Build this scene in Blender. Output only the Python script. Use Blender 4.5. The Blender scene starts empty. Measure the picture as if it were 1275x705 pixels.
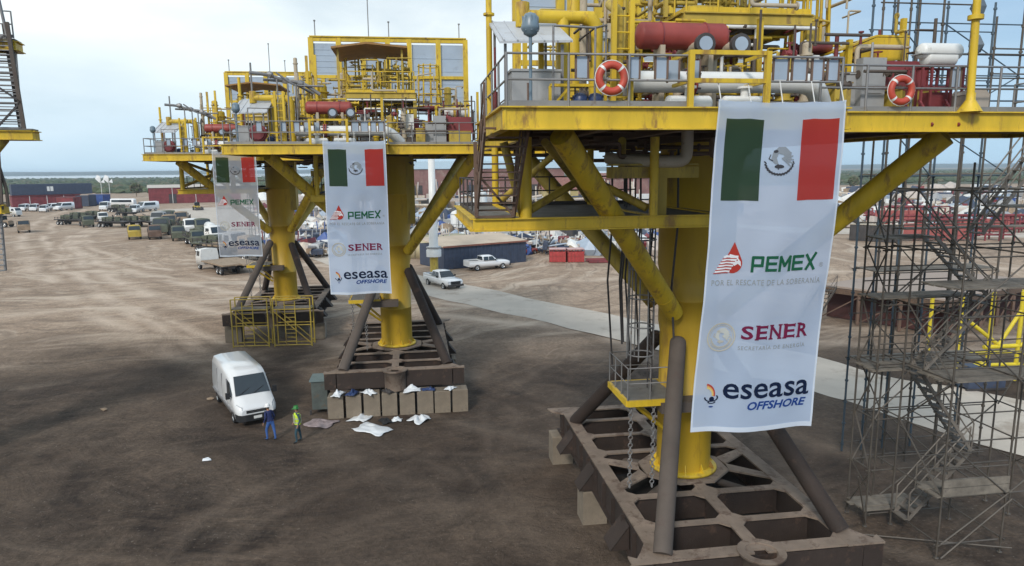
import bpy, math, random
from math import sin, cos, pi, radians, sqrt, atan2
from mathutils import Vector, Matrix
random.seed(7)
S = bpy.context.scene
COL = S.collection
# ---------------------------------------------------------------- camera
H = 12.8
cam = bpy.data.objects.new('camera', bpy.data.cameras.new('camera'))
COL.objects.link(cam); S.camera = cam
cam.data.sensor_width = 36.0
cam.data.lens = 36.0 * 860 / 1275
cam.data.clip_end = 20000; cam.data.clip_start = 0.2
CR = Matrix.Rotation(radians(90 - 9.31), 3, 'X') @ Matrix.Rotation(radians(-0.5), 3, 'Z')
cam.matrix_world = Matrix.Translation((0, 0, H)) @ CR.to_4x4()
# ---------------------------------------------------------------- sky
SUN_EL, SUN_AZ = 36, 200          # azimuth measured clockwise from +Y
w = bpy.data.worlds.new('World'); S.world = w; w.use_nodes = True
nt = w.node_tree; N = nt.nodes; L = nt.links
bg = N['Background']; bg.inputs[1].default_value = 0.107
sky = N.new('ShaderNodeTexSky'); sky.sky_type = 'NISHITA'; sky.sun_disc = False
sky.sun_elevation = radians(SUN_EL); sky.sun_rotation = radians(SUN_AZ)
sky.air_density = 1.0; sky.dust_density = 1.5
tc = N.new('ShaderNodeTexCoord')
mp = N.new('ShaderNodeMapping'); mp.inputs['Scale'].default_value = (1.0, 1.0, 3.6)
mp.inputs['Location'].default_value = (0.35, 0.2, 0.0)
n1 = N.new('ShaderNodeTexNoise'); n1.inputs['Scale'].default_value = 1.5; n1.inputs['Detail'].default_value = 8
n1.inputs['Roughness'].default_value = 0.52; n1.inputs['Distortion'].default_value = 0.5
rp = N.new('ShaderNodeValToRGB'); rp.color_ramp.elements[0].position = 0.22; rp.color_ramp.elements[1].position = 0.56
n2 = N.new('ShaderNodeTexNoise'); n2.inputs['Scale'].default_value = 3.1; n2.inputs['Detail'].default_value = 7
cr = N.new('ShaderNodeValToRGB')
cr.color_ramp.elements[0].position = 0.38; cr.color_ramp.elements[0].color = (8.0, 9.1, 9.6, 1)
cr.color_ramp.elements[1].position = 0.6; cr.color_ramp.elements[1].color = (9.6, 10.4, 10.6, 1)
mx = N.new('ShaderNodeMixRGB')
sc = N.new('ShaderNodeMixRGB'); sc.blend_type = 'MULTIPLY'; sc.inputs[0].default_value = 1; sc.inputs[2].default_value = (1.0, 1.0, 1.0, 1)
L.new(tc.outputs['Generated'], mp.inputs[0]); L.new(mp.outputs[0], n1.inputs[0]); L.new(mp.outputs[0], n2.inputs[0])
L.new(n1.outputs['Fac'], rp.inputs[0]); L.new(n2.outputs['Fac'], cr.inputs[0])
L.new(sky.outputs[0], sc.inputs[1]); L.new(sc.outputs[0], mx.inputs[1]); L.new(cr.outputs[0], mx.inputs[2])
L.new(rp.outputs[0], mx.inputs[0])
sz = N.new('ShaderNodeSeparateXYZ'); L.new(tc.outputs['Generated'], sz.inputs[0])
hz = N.new('ShaderNodeMapRange'); hz.inputs['From Min'].default_value = 0.0; hz.inputs['From Max'].default_value = 0.17
hz.inputs['To Min'].default_value = 0.78; hz.inputs['To Max'].default_value = 0.0; L.new(sz.outputs['Z'], hz.inputs['Value'])
rt = N.new('ShaderNodeMapRange'); rt.inputs['From Min'].default_value = -0.1; rt.inputs['From Max'].default_value = 0.7
rt.inputs['To Min'].default_value = 0.0; rt.inputs['To Max'].default_value = 0.7; L.new(sz.outputs['X'], rt.inputs['Value'])
tint = N.new('ShaderNodeMixRGB'); tint.inputs[2].default_value = (2.6, 4.9, 7.6, 1); L.new(rt.outputs[0], tint.inputs[0]); L.new(mx.outputs[0], tint.inputs[1])
hm = N.new('ShaderNodeMixRGB'); hm.inputs[2].default_value = (4.7, 6.9, 8.7, 1); L.new(hz.outputs[0], hm.inputs[0]); L.new(tint.outputs[0], hm.inputs[1])
L.new(hm.outputs[0], bg.inputs[0])
# ---------------------------------------------------------------- sun
sl = bpy.data.lights.new('sun', 'SUN'); sl.energy = 2.1; sl.angle = radians(10); sl.color = (1, 0.95, 0.88)
so = bpy.data.objects.new('sun', sl); COL.objects.link(so)
az = radians(SUN_AZ); el = radians(SUN_EL)
sd = Vector((sin(az) * cos(el), cos(az) * cos(el), sin(el)))
so.rotation_euler = sd.to_track_quat('Z', 'Y').to_euler(); so.location = (0, -20, 60)
S.view_settings.view_transform = 'Standard'; S.view_settings.look = 'None'
S.view_settings.exposure = 0.0; S.view_settings.gamma = 1
S.view_settings.use_curve_mapping = False
S.render.resolution_x = 1024; S.render.resolution_y = 566
S.cycles.volume_bounces = 0; S.cycles.max_bounces = 6; S.cycles.transparent_max_bounces = 12

# ---------------------------------------------------------------- unprojection of survey points
def ray(x, y): return CR @ Vector(((x - 637.5) / 860, -(y - 352.5) / 860, -1))
def G(x, y, z=0.0):
    d = ray(x, y); t = (z - H) / d.z
    return Vector((d.x * t, d.y * t, z))

# ---------------------------------------------------------------- materials
MATS = {}
def mat(name, col, rough=0.6, metal=0.0, var=0.18, vscale=1.5, dirt=None, dscale=2.0, damt=0.5, bump=0.0, bscale=20, streak=False, spec=0.5, coat=0.0):
    if name in MATS: return MATS[name]
    m = bpy.data.materials.new(name); m.use_nodes = True; t = m.node_tree; n = t.nodes; l = t.links
    b = n['Principled BSDF']; b.inputs['Roughness'].default_value = rough; b.inputs['Metallic'].default_value = metal; col = tuple(col)
    b.inputs['Specular IOR Level'].default_value = spec; b.inputs['Coat Weight'].default_value = coat
    tx = n.new('ShaderNodeTexCoord'); mpp = n.new('ShaderNodeMapping'); l.new(tx.outputs['Object'], mpp.inputs[0])
    if streak: mpp.inputs['Scale'].default_value = (1, 1, 0.25)
    a = n.new('ShaderNodeTexNoise'); a.inputs['Scale'].default_value = vscale; a.inputs['Detail'].default_value = 6; a.inputs['Roughness'].default_value = .62
    l.new(mpp.outputs[0], a.inputs[0])
    r = n.new('ShaderNodeValToRGB'); c = Vector(col)
    r.color_ramp.elements[0].position = .3; r.color_ramp.elements[1].position = .7
    r.color_ramp.elements[0].color = (*(c * (1 - var)), 1); r.color_ramp.elements[1].color = (*[min(1, q) for q in c * (1 + var)], 1)
    l.new(a.outputs['Fac'], r.inputs[0]); out = r.outputs[0]
    if dirt:
        d = n.new('ShaderNodeTexNoise'); d.inputs['Scale'].default_value = dscale; d.inputs['Detail'].default_value = 10; d.inputs['Roughness'].default_value = .72
        l.new(mpp.outputs[0], d.inputs[0])
        dr = n.new('ShaderNodeValToRGB'); th = .72 - .3 * damt
        dr.color_ramp.elements[0].position = th; dr.color_ramp.elements[0].color = (0, 0, 0, 1)
        dr.color_ramp.elements[1].position = th + .1; dr.color_ramp.elements[1].color = (.85, .85, .85, 1)
        l.new(d.outputs['Fac'], dr.inputs[0])
        mm = n.new('ShaderNodeMixRGB'); l.new(dr.outputs[0], mm.inputs[0]); l.new(out, mm.inputs[1]); mm.inputs[2].default_value = (*dirt, 1); out = mm.outputs[0]
    l.new(out, b.inputs['Base Color'])
    if bump:
        bn = n.new('ShaderNodeTexNoise'); bn.inputs['Scale'].default_value = bscale; bn.inputs['Detail'].default_value = 5; l.new(tx.outputs['Object'], bn.inputs[0])
        bb = n.new('ShaderNodeBump'); bb.inputs['Strength'].default_value = bump; bb.inputs['Distance'].default_value = .05
        l.new(bn.outputs['Fac'], bb.inputs['Height']); l.new(bb.outputs[0], b.inputs['Normal'])
    MATS[name] = m; return m
YEL = mat('yellow_paint', (.62, .42, .024), .5, var=.22, vscale=1.6, dirt=(.25, .13, .04), dscale=2.2, damt=.62, streak=True, bump=.12, bscale=3)
YELD = mat('yellow_weathered', (.46, .33, .05), .6, var=.25, vscale=1.2, dirt=(.17, .10, .05), dscale=1.8, damt=.6, streak=True)
GRY = mat('galvanised_rail', (.24, .235, .235), .5, .3, var=.2, dirt=(.14, .09, .06), dscale=3, damt=.5)
BRN = mat('rusty_rail', (.15, .095, .07), .75, var=.3, dirt=(.07, .05, .04), dscale=3)
RUST = mat('rust_brown_steel', (.036, .024, .019), .8, var=.28, vscale=.9, dirt=(.085, .05, .035), dscale=1.6, damt=.55, bump=.3)
YELC = mat('ochre_column_paint', (.50, .315, .022), .5, var=.2, vscale=.6, dirt=(.26, .15, .03), dscale=.9, damt=.55, streak=True)
RUSTT = mat('sandy_rust_plate', (.23, .175, .135), .85, var=.3, vscale=.9, dirt=(.11, .07, .05), dscale=1.9, damt=.65, bump=.25)
PRIM = mat('grey_brown_primer', (.095, .075, .062), .75, var=.2, vscale=.8, dirt=(.09, .06, .05), dscale=1.7, damt=.5)
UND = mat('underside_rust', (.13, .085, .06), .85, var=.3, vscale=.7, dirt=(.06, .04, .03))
GRT = mat('deck_grating', (.17, .165, .155), .7, .2, var=.25, dirt=(.09, .07, .05))
RED = mat('red_oxide', (.29, .05, .04), .5, var=.2, dirt=(.15, .06, .05), dscale=2.5)
MAR = mat('maroon_steel', (.20, .035, .04), .6, var=.3, vscale=.6, dirt=(.10, .04, .04), dscale=1.5)
WHT = mat('white_paint', (.72, .72, .70), .4, var=.06, dirt=(.42, .38, .33), dscale=2, damt=.35)
BEI = mat('beige_paint', (.45, .38, .28), .6, var=.12, dirt=(.2, .15, .1), dscale=2)
PNL = mat('windwall_panel', (.37, .44, .53), .35, var=.10, vscale=.5, dirt=(.27, .31, .37), dscale=.8, damt=.5)
LPN = mat('rail_sign_panel', (.34, .41, .50), .4, var=.08)
GBX = mat('grey_cabinet', (.34, .345, .35), .5, var=.1, dirt=(.2, .18, .16))
NVY = mat('navy_plastic', (.03, .055, .15), .4, var=.15)
NVS = mat('navy_corrugated', (.045, .06, .10), .6, var=.25, dirt=(.09, .07, .06))
ORG = mat('orange_foam', (.50, .07, .04), .5, var=.12, dirt=(.35, .1, .06), dscale=5)
BLK = mat('black_rubber', (.018, .018, .02), .7, var=.2)
DRK = mat('dark_steel', (.05, .045, .045), .6, var=.3, dirt=(.1, .07, .05))
GLS = mat('dark_glass', (.02, .028, .035), .08, var=.1, spec=.8)
CARW = mat('white_car_paint', (.78, .79, .80), .28, var=.02, dirt=(.5, .46, .4), dscale=1.5, damt=.12, coat=.6)
CHR = mat('chrome', (.5, .5, .5), .25, .9, var=.05)
SCF = mat('scaffold_tube', (.115, .10, .085), .6, .3, var=.3, dirt=(.12, .085, .06), dscale=4)
SCFB = mat('scaffold_tube_silhouette', (.08, .115, .15), .55, .3, var=.25)  # blue-grey of tubes in silhouette against the sky, put into the colour
PLK = mat('scaffold_planks', (.19, .165, .135), .85, var=.35, vscale=2.5, dirt=(.10, .08, .07), dscale=2)
CON = mat('concrete_block', (.225, .185, .14), .9, var=.2, vscale=1.2, dirt=(.18, .15, .12), dscale=1.8, damt=.6, bump=.4)
PLS = mat('white_plastic_sheet', (.74, .77, .80), .3, var=.06, dirt=(.5, .47, .42), dscale=3, damt=.3)
SAND = mat('sand_roof', (.52, .42, .32), .9, var=.15, vscale=.3, dirt=(.40, .30, .24), dscale=.4)
TARP = mat('pale_yellow_tarp', (.50, .43, .27), .8, var=.15, vscale=.3)
OLV = mat('olive_machine', (.10, .11, .075), .6, var=.3, dirt=(.2, .16, .12))
TAN = mat('tan_timber', (.30, .22, .15), .85, var=.25, dirt=(.15, .11, .08))
BLU = mat('blue_paint', (.05, .10, .30), .5, var=.2)
LBL = mat('light_blue_sheet', (.35, .45, .52), .5, var=.1)
SKIN = mat('skin', (.36, .20, .13), .6, var=.08)
CLB = mat('blue_coverall', (.045, .12, .36), .85, var=.2, vscale=6)
CLN = mat('navy_cloth', (.02, .03, .11), .85, var=.2, vscale=6)
CLT = mat('teal_trousers', (.03, .075, .10), .85, var=.2, vscale=6)
HVY = mat('hi_vis_yellow', (.55, .72, .04), .7, var=.12, vscale=6)
HGR = mat('green_helmet', (.03, .20, .04), .35, var=.05)
HWH = mat('white_helmet', (.8, .8, .8), .35, var=.03)
REFL = mat('reflective_tape', (.6, .6, .58), .3, .3, var=.05)
HAIR = mat('dark_hair', (.015, .01, .008), .6)
# ---------------------------------------------------------------- mesh builder
class MB:
    def __init__(s): s.v = []; s.f = []; s.mi = []; s.sm = []; s.m = 0
    def add(s, vs, fs, smooth=False):
        o = len(s.v); s.v += [tuple(p) for p in vs]
        for q in fs:
            s.f.append([o + i for i in q]); s.mi.append(s.m); s.sm.append(smooth)
    def box(s, x0, x1, y0, y1, z0, z1):
        s.add([(x0,y0,z0),(x1,y0,z0),(x1,y1,z0),(x0,y1,z0),(x0,y0,z1),(x1,y0,z1),(x1,y1,z1),(x0,y1,z1)],
              [(0,3,2,1),(4,5,6,7),(0,1,5,4),(1,2,6,5),(2,3,7,6),(3,0,4,7)]); return s
    def rbox(s, c, sz, rz=0, rx=0, ry=0):
        M = Matrix.Rotation(rz,3,'Z') @ Matrix.Rotation(ry,3,'Y') @ Matrix.Rotation(rx,3,'X'); c = Vector(c)
        P = [c + M @ Vector((i*sz[0]/2, j*sz[1]/2, k*sz[2]/2)) for k in (-1,1) for i,j in ((-1,-1),(1,-1),(1,1),(-1,1))]
        s.add(P, [(0,3,2,1),(4,5,6,7),(0,1,5,4),(1,2,6,5),(2,3,7,6),(3,0,4,7)]); return s
    def beam(s, p, q, w, h):
        p = Vector(p); q = Vector(q); d = (q-p).normalized()
        up = Vector((0,0,1)) if abs(d.z) < .95 else Vector((0,1,0))
        a = d.cross(up).normalized() * w/2; b = a.normalized().cross(d).normalized() * h/2
        P = [p-a-b, p+a-b, p+a+b, p-a+b, q-a-b, q+a-b, q+a+b, q-a+b]
        s.add(P, [(0,3,2,1),(4,5,6,7),(0,1,5,4),(1,2,6,5),(2,3,7,6),(3,0,4,7)]); return s
    def ibeam(s, p, q, w, h, t=.03):
        p = Vector(p); q = Vector(q); z = Vector((0,0,h/2 - t/2))
        s.beam(p+z, q+z, w, t); s.beam(p-z, q-z, w, t); s.beam(p, q, t, h-2*t-.002); return s
    def tube(s, p, q, r, n=8, r2=None, caps=True):
        return s.pipe([p, q], r, n, caps, r2)
    def pipe(s, pts, r, n=8, caps=True, r2=None):
        pts = [Vector(p) for p in pts]; k = len(pts); rings = []; ref = None
        for i, p in enumerate(pts):
            d1 = (pts[i]-pts[i-1]).normalized() if i else None
            d2 = (pts[i+1]-pts[i]).normalized() if i < k-1 else None
            d = (d1+d2).normalized() if d1 and d2 else (d1 or d2)
            if ref is None:
                ref = Vector((0,0,1)) if abs(d.z) < .9 else Vector((1,0,0))
            a = d.cross(ref)
            if a.length < .05: a = d.orthogonal()
            a.normalize(); b = a.cross(d).normalized(); ref = b.copy()
            sc_ = 1.0
            if d1 and d2: sc_ = 1/max(.5, d.dot(d1))
            rr = (r if r2 is None else r + (r2-r)*i/(k-1))
            rings.append([p + (a*cos(2*pi*j/n) + b*sin(2*pi*j/n))*rr for j in range(n)])
        vs = [v for R_ in rings for v in R_]
        fs = [(i*n+j, i*n+(j+1)%n, (i+1)*n+(j+1)%n, (i+1)*n+j) for i in range(k-1) for j in range(n)]
        s.add(vs, fs, n > 5)
        if caps: s.add(rings[0], [tuple(range(n))][::-1]); s.add(rings[-1], [tuple(range(n-1,-1,-1))])
        return s
    def bend(s, pts, r, rad=None, n=10, caps=True):       # pipe with rounded elbows
        pts = [Vector(p) for p in pts]; rad = rad or r*1.6; out = [pts[0]]
        for i in range(1, len(pts)-1):
            a = (pts[i-1]-pts[i]).normalized(); b = (pts[i+1]-pts[i]).normalized()
            A = pts[i]+a*rad; B = pts[i]+b*rad
            for t in (0,.25,.5,.75,1): out.append(A*(1-t)**2 + pts[i]*2*t*(1-t) + B*t*t)
        out.append(pts[-1]); return s.pipe(out, r, n, caps)
    def lathe(s, prof, o=(0,0,0), axis='z', n=16):
        o = Vector(o); vs = []
        for r, z in prof:
            for j in range(n):
                c, t = r*cos(2*pi*j/n), r*sin(2*pi*j/n)
                vs.append(o + (Vector((c,t,z)) if axis == 'z' else Vector((z,c,t)) if axis == 'x' else Vector((t,z,c))))
        k = len(prof)
        s.add(vs, [(i*n+j, i*n+(j+1)%n, (i+1)*n+(j+1)%n, (i+1)*n+j) for i in range(k-1) for j in range(n)], True)
        return s
    def vessel(s, p, q, r, n=16, dome=.5):                # horizontal or vertical vessel with dished ends
        p = Vector(p); q = Vector(q); d = (q-p).normalized(); pts = []; rs = []
        for t in (0,.35,.65,.85,1): pts.append(p - d*r*dome*(1-t)); rs.append(r*max(.02, sqrt(max(0, 1-(1-t)**2))))
        for t in (1,.85,.65,.35,0): pts.append(q + d*r*dome*(1-t)); rs.append(r*max(.02, sqrt(max(0, 1-(1-t)**2))))
        a = d.orthogonal().normalized(); b = a.cross(d).normalized(); vs = []
        for P, rr in zip(pts, rs):
            for j in range(n): vs.append(P + (a*cos(2*pi*j/n)+b*sin(2*pi*j/n))*rr)
        k = len(pts)
        s.add(vs, [(i*n+j, i*n+(j+1)%n, (i+1)*n+(j+1)%n, (i+1)*n+j) for i in range(k-1) for j in range(n)], True); return s
    def prism(s, poly, z0, z1):
        n = len(poly); s.add([(x,y,z0) for x,y in poly] + [(x,y,z1) for x,y in poly],
            [tuple(range(n-1,-1,-1)), tuple(range(n,2*n))] + [(i,(i+1)%n,n+(i+1)%n,n+i) for i in range(n)]); return s
    def slab(s, pts, n_):                                  # polygon with thickness vector
        k = len(pts); P = [Vector(p) for p in pts]; n_ = Vector(n_)
        s.add(P + [p+n_ for p in P], [tuple(range(k-1,-1,-1)), tuple(range(k,2*k))] + [(i,(i+1)%k,k+(i+1)%k,k+i) for i in range(k)]); return s
    def torus(s, c, R_, r, axis='z', n=24, m=8, a0=0, a1=2*pi):
        c = Vector(c); vs = []; full = abs(a1-a0-2*pi) < .01; k = n if full else n+1
        for i in range(k):
            a = a0+(a1-a0)*i/n
            for j in range(m):
                t = 2*pi*j/m; x = (R_+r*cos(t))*cos(a); y = (R_+r*cos(t))*sin(a); z = r*sin(t)
                vs.append(c + (Vector((x,y,z)) if axis == 'z' else Vector((x,z,y)) if axis == 'y' else Vector((z,x,y))))
        s.add(vs, [(i*m+j, i*m+(j+1)%m, ((i+1)%k)*m+(j+1)%m, ((i+1)%k)*m+j) for i in range(n) for j in range(m)], True); return s
    def loft(s, secs, smooth=True, caps=True):
        n = len(secs[0]); vs = [v for q in secs for v in q]
        s.add(vs, [(i*n+j, i*n+(j+1)%n, (i+1)*n+(j+1)%n, (i+1)*n+j) for i in range(len(secs)-1) for j in range(n)], smooth)
        if caps: s.add(secs[0], [tuple(range(n-1,-1,-1))]); s.add(secs[-1], [tuple(range(n))])
        return s
    def blob(s, c, r, seed=None, sq=(1,1,1), jit=.25):
        t = (1+sqrt(5))/2; V = [(-1,t,0),(1,t,0),(-1,-t,0),(1,-t,0),(0,-1,t),(0,1,t),(0,-1,-t),(0,1,-t),(t,0,-1),(t,0,1),(-t,0,-1),(-t,0,1)]
        Fc = [(0,11,5),(0,5,1),(0,1,7),(0,7,10),(0,10,11),(1,5,9),(5,11,4),(11,10,2),(10,7,6),(7,1,8),(3,9,4),(3,4,2),(3,2,6),(3,6,8),(3,8,9),(4,9,5),(2,4,11),(6,2,10),(8,6,7),(9,8,1)]
        s.add([(c[0]+a*r*sq[0]*.53*random.uniform(1-jit,1+jit), c[1]+b*r*sq[1]*.53*random.uniform(1-jit,1+jit), c[2]+d*r*sq[2]*.53*random.uniform(1-jit,1+jit)) for a,b,d in V], Fc, False)
        return s
    def build(s, name, mats, parent=None, loc=None, rz=0):
        me = bpy.data.meshes.new(name); me.from_pydata(s.v, [], s.f)
        for m in (mats if isinstance(mats, (list, tuple)) else [mats]): me.materials.append(m)
        me.polygons.foreach_set('material_index', s.mi); me.polygons.foreach_set('use_smooth', s.sm)
        me.update(); o = bpy.data.objects.new(name, me); COL.objects.link(o)
        if parent: o.parent = parent
        if loc is not None: o.location = loc
        o.rotation_euler.z = rz
        return o
def fixn(o):
    import bmesh
    b = bmesh.new(); b.from_mesh(o.data); bmesh.ops.recalc_face_normals(b, faces=b.faces); b.to_mesh(o.data); b.free()
def tag(o, label, cat, group=None, kind=None):
    if label: o['label'] = label
    if cat: o['category'] = cat
    if group: o['group'] = group
    if kind: o['kind'] = kind
    return o
def thing(name, label, cat, loc=(0,0,0), rz=0, group=None):
    o = bpy.data.objects.new(name, None); COL.objects.link(o); o.location = loc; o.rotation_euler.z = rz
    o.empty_display_size = .3; return tag(o, label, cat, group)
def struct(o): o['kind'] = 'structure'; return o
def kids(o): return [c for c in bpy.data.objects if c.parent == o]
def copy_tree(o, parent=None):
    c = o.copy(); COL.objects.link(c); c.parent = parent
    for ch in kids(o): copy_tree(ch, c)
    return c
def place(proto, used, loc, rz, label, group=None, scale=None):
    o = copy_tree(proto) if used else proto
    o.location = loc; o.rotation_euler.z = rz; o['label'] = label
    if group: o['group'] = group
    if scale: o.scale = (scale,)*3
    return o
# ================================================================ SETTING
def smooth_ground():
    m = bpy.data.materials.new('yard_dirt'); m.use_nodes = True; t = m.node_tree; n = t.nodes; l = t.links
    b = n['Principled BSDF']; b.inputs['Roughness'].default_value = .92; b.inputs['Specular IOR Level'].default_value = .2
    g = n.new('ShaderNodeNewGeometry'); sx = n.new('ShaderNodeSeparateXYZ'); l.new(g.outputs['Position'], sx.inputs[0])
    def noise(scale, det=8, rough=.6, dist=0, mapscale=None, rot=0):
        q = n.new('ShaderNodeTexNoise'); q.inputs['Scale'].default_value = scale; q.inputs['Detail'].default_value = det
        q.inputs['Roughness'].default_value = rough; q.inputs['Distortion'].default_value = dist
        mm = n.new('ShaderNodeMapping'); l.new(g.outputs['Position'], mm.inputs[0])
        if mapscale: mm.inputs['Scale'].default_value = mapscale
        mm.inputs['Rotation'].default_value = (0,0,rot)
        l.new(mm.outputs[0], q.inputs[0]); return q.outputs['Fac']
    def math_(op, a, b_, clamp=False):
        q = n.new('ShaderNodeMath'); q.operation = op; q.use_clamp = clamp
        for i, v in enumerate((a, b_)):
            if isinstance(v, (int, float)): q.inputs[i].default_value = v
            else: l.new(v, q.inputs[i])
        return q.outputs[0]
    def ramp(f, p0, c0, p1, c1):
        q = n.new('ShaderNodeValToRGB'); q.color_ramp.elements[0].position = p0; q.color_ramp.elements[0].color = (*c0,1)
        q.color_ramp.elements[1].position = p1; q.color_ramp.elements[1].color = (*c1,1); l.new(f, q.inputs[0]); return q.outputs[0]
    def mix(f, a, b_, mode='MIX'):
        q = n.new('ShaderNodeMixRGB'); q.blend_type = mode
        if isinstance(f, (int,float)): q.inputs[0].default_value = f
        else: l.new(f, q.inputs[0])
        for i, v in ((1,a),(2,b_)):
            if isinstance(v, tuple): q.inputs[i].default_value = (*v,1)
            else: l.new(v, q.inputs[i])
        return q.outputs[0]
    # damp trodden earth round the platforms, dry sand farther out
    wob = math_('MULTIPLY', math_('SUBTRACT', noise(.045, 4, .6, .8), .5), 46)
    d = math_('ADD', sx.outputs['Y'], wob)
    d = math_('ADD', d, math_('MULTIPLY', sx.outputs['X'], -.10))
    dryf = math_('MULTIPLY', math_('SUBTRACT', d, 41), 1/22, True)
    dry = ramp(noise(.16, 9, .62, 1.2), .32, (.29,.215,.16), .68, (.46,.355,.27))
    damp = ramp(noise(.30, 10, .62, 1.0), .38, (.029,.0215,.018), .64, (.103,.076,.058))
    damp2 = mix(ramp(noise(.09, 7, .68, .8), .44, (0,0,0), .60, (.6,.6,.6)), damp, (.135,.103,.080))
    c = mix(dryf, damp2, dry)
    # wheel tracks, long stretched bands in two directions
    # wheel tracks sweep round in wide arcs
    def polar(cx, cy, ks, kt, seed):
        x = math_('SUBTRACT', sx.outputs['X'], cx); y = math_('SUBTRACT', sx.outputs['Y'], cy)
        wv = math_('MULTIPLY', math_('SUBTRACT', noise(.03, 3, .5), .5), 30)
        r_ = math_('ADD', math_('SQRT', math_('ADD', math_('MULTIPLY', x, x), math_('MULTIPLY', y, y)), 0), wv); a_ = math_('ARCTAN2', y, x)
        cb = n.new('ShaderNodeCombineXYZ'); l.new(math_('MULTIPLY', r_, ks), cb.inputs[0]); l.new(math_('MULTIPLY', a_, kt), cb.inputs[1]); cb.inputs[2].default_value = seed
        q = n.new('ShaderNodeTexNoise'); q.inputs['Scale'].default_value = 1; q.inputs['Detail'].default_value = 6; q.inputs['Roughness'].default_value = .6; l.new(cb.outputs[0], q.inputs[0]); return q.outputs['Fac']
    tracks = []
    for (cx, cy, ks, kt, amt, colr, sd_) in ((-35,118,.42,3.0,.50,(.47,.40,.335),1.), (30,-30,.6,3.0,.3,(.045,.034,.027),7.), (-90,10,.8,4.0,.42,(.20,.15,.11),4.), (-45,112,1.7,4.5,.42,(.20,.15,.115),2.), (-10,60,1.5,2.2,.4,(.17,.125,.09),9.), (12,-60,2.2,2.5,.4,(.17,.13,.10),3.)):
        tr = polar(cx, cy, ks, kt, sd_); tracks.append(tr)
        c = mix(math_('MULTIPLY', ramp(tr, .54, (0,0,0), .68, (1,1,1)), math_('ADD', math_('MULTIPLY', dryf, amt*(.85 if colr[0] > .3 else .5)), amt*(.1 if colr[0] > .3 else .5))), c, colr)
    # fine gravel and pebbles
    c = mix(.5, c, ramp(noise(5, 6, .75), .36, (.45,.45,.45), .64, (1.35,1.33,1.3)), 'MULTIPLY')
    c = mix(.4, c, ramp(noise(1.3, 6, .7, .5), .36, (.55,.54,.53), .62, (1.22,1.2,1.18)), 'MULTIPLY')
    c = mix(math_('MULTIPLY', ramp(noise(9, 2, .5), .68, (0,0,0), .72, (1,1,1)), .35), c, (.30,.26,.22))
    c = mix(.5, c, (1.18,1.15,1.12), 'MULTIPLY')
    c = mix(math_('MULTIPLY', ramp(tracks[0], .52, (0,0,0), .62, (1,1,1)), math_('MULTIPLY', dryf, .6)), c, (.56,.45,.35))
    c = mix(math_('MULTIPLY', ramp(tracks[3], .53, (0,0,0), .60, (1,1,1)), math_('MULTIPLY', dryf, .5)), c, (.22,.165,.125))
    c = mix(math_('MULTIPLY', ramp(noise(.07, 5, .6, 1.2), .45, (0,0,0), .6, (1,1,1)), math_('SUBTRACT', .55, math_('MULTIPLY', dryf, .55))), c, (.060,.043,.033))
    # single wheel ruts along real turning circles
    def circ(p, q, r_):
        ax, ay, bx, by, cx, cy = p.x, p.y, q.x, q.y, r_.x, r_.y; d_ = 2*(ax*(by-cy)+bx*(cy-ay)+cx*(ay-by))
        ux = ((ax*ax+ay*ay)*(by-cy)+(bx*bx+by*by)*(cy-ay)+(cx*cx+cy*cy)*(ay-by))/d_; uy = ((ax*ax+ay*ay)*(cx-bx)+(bx*bx+by*by)*(ax-cx)+(cx*cx+cy*cy)*(bx-ax))/d_
        return ux, uy, sqrt((ax-ux)**2+(ay-uy)**2)
    wob2 = math_('MULTIPLY', math_('SUBTRACT', noise(.06, 3, .5), .5), 5); brk = ramp(noise(.11, 5, .65), .38, (0,0,0), .56, (1,1,1))
    rut = None; rutd = None
    for arc_ in (((113,289),(128,328),(200,347),1.5,1),((122,285),(150,322),(250,343),1.1,1),((104,290),(108,330),(170,360),1.7,1),((62,288),(70,320),(110,356),1.2,1),((30,296),(42,330),(85,368),1.5,1),((85,300),(96,342),(150,376),1.0,1),((0,392),(140,382),(290,372),2.2,1),((640,372),(700,392),(800,440),1.2,1),
                 ((20,640),(120,520),(300,470),.45,0),((60,660),(150,540),(320,485),.45,0),((200,700),(330,610),(560,560),.5,0),((260,704),(380,625),(580,575),.5,0),((640,480),(600,560),(680,690),.45,0),((350,700),(480,640),(660,640),.5,0)):
        ux, uy, rr_ = circ(G(*arc_[0]),G(*arc_[1]),G(*arc_[2])); x = math_('SUBTRACT', sx.outputs['X'], ux); y = math_('SUBTRACT', sx.outputs['Y'], uy)
        dd = math_('ABSOLUTE', math_('ADD', math_('SUBTRACT', math_('SQRT', math_('ADD', math_('MULTIPLY', x, x), math_('MULTIPLY', y, y)), 0), rr_), wob2), 0)
        mk = math_('SUBTRACT', 1.0, math_('MULTIPLY', dd, 1/arc_[3]), True)
        if arc_[4]: rut = mk if rut is None else math_('MAXIMUM', rut, mk)
        else: rutd = mk if rutd is None else math_('MAXIMUM', rutd, mk)
    rut = math_('MULTIPLY', rut, brk, True); rutd = math_('MULTIPLY', rutd, brk, True)
    c = mix(math_('MULTIPLY', rut, math_('ADD', .1, math_('MULTIPLY', dryf, .7))), c, (.60,.48,.38)); c = mix(math_('MULTIPLY', rutd, .35), c, (.17,.127,.097))
    l.new(c, b.inputs['Base Color'])
    bp = n.new('ShaderNodeBump'); bp.inputs['Strength'].default_value = .9; bp.inputs['Distance'].default_value = .2
    l.new(math_('ADD', noise(.9, 8, .65, .5), math_('ADD', math_('MULTIPLY', tracks[1], .8), math_('ADD', math_('MULTIPLY', tracks[4], .7), math_('MULTIPLY', noise(5,6,.75), .3)))), bp.inputs['Height']); l.new(bp.outputs[0], b.inputs['Normal'])
    return m
gm = MB()
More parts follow.
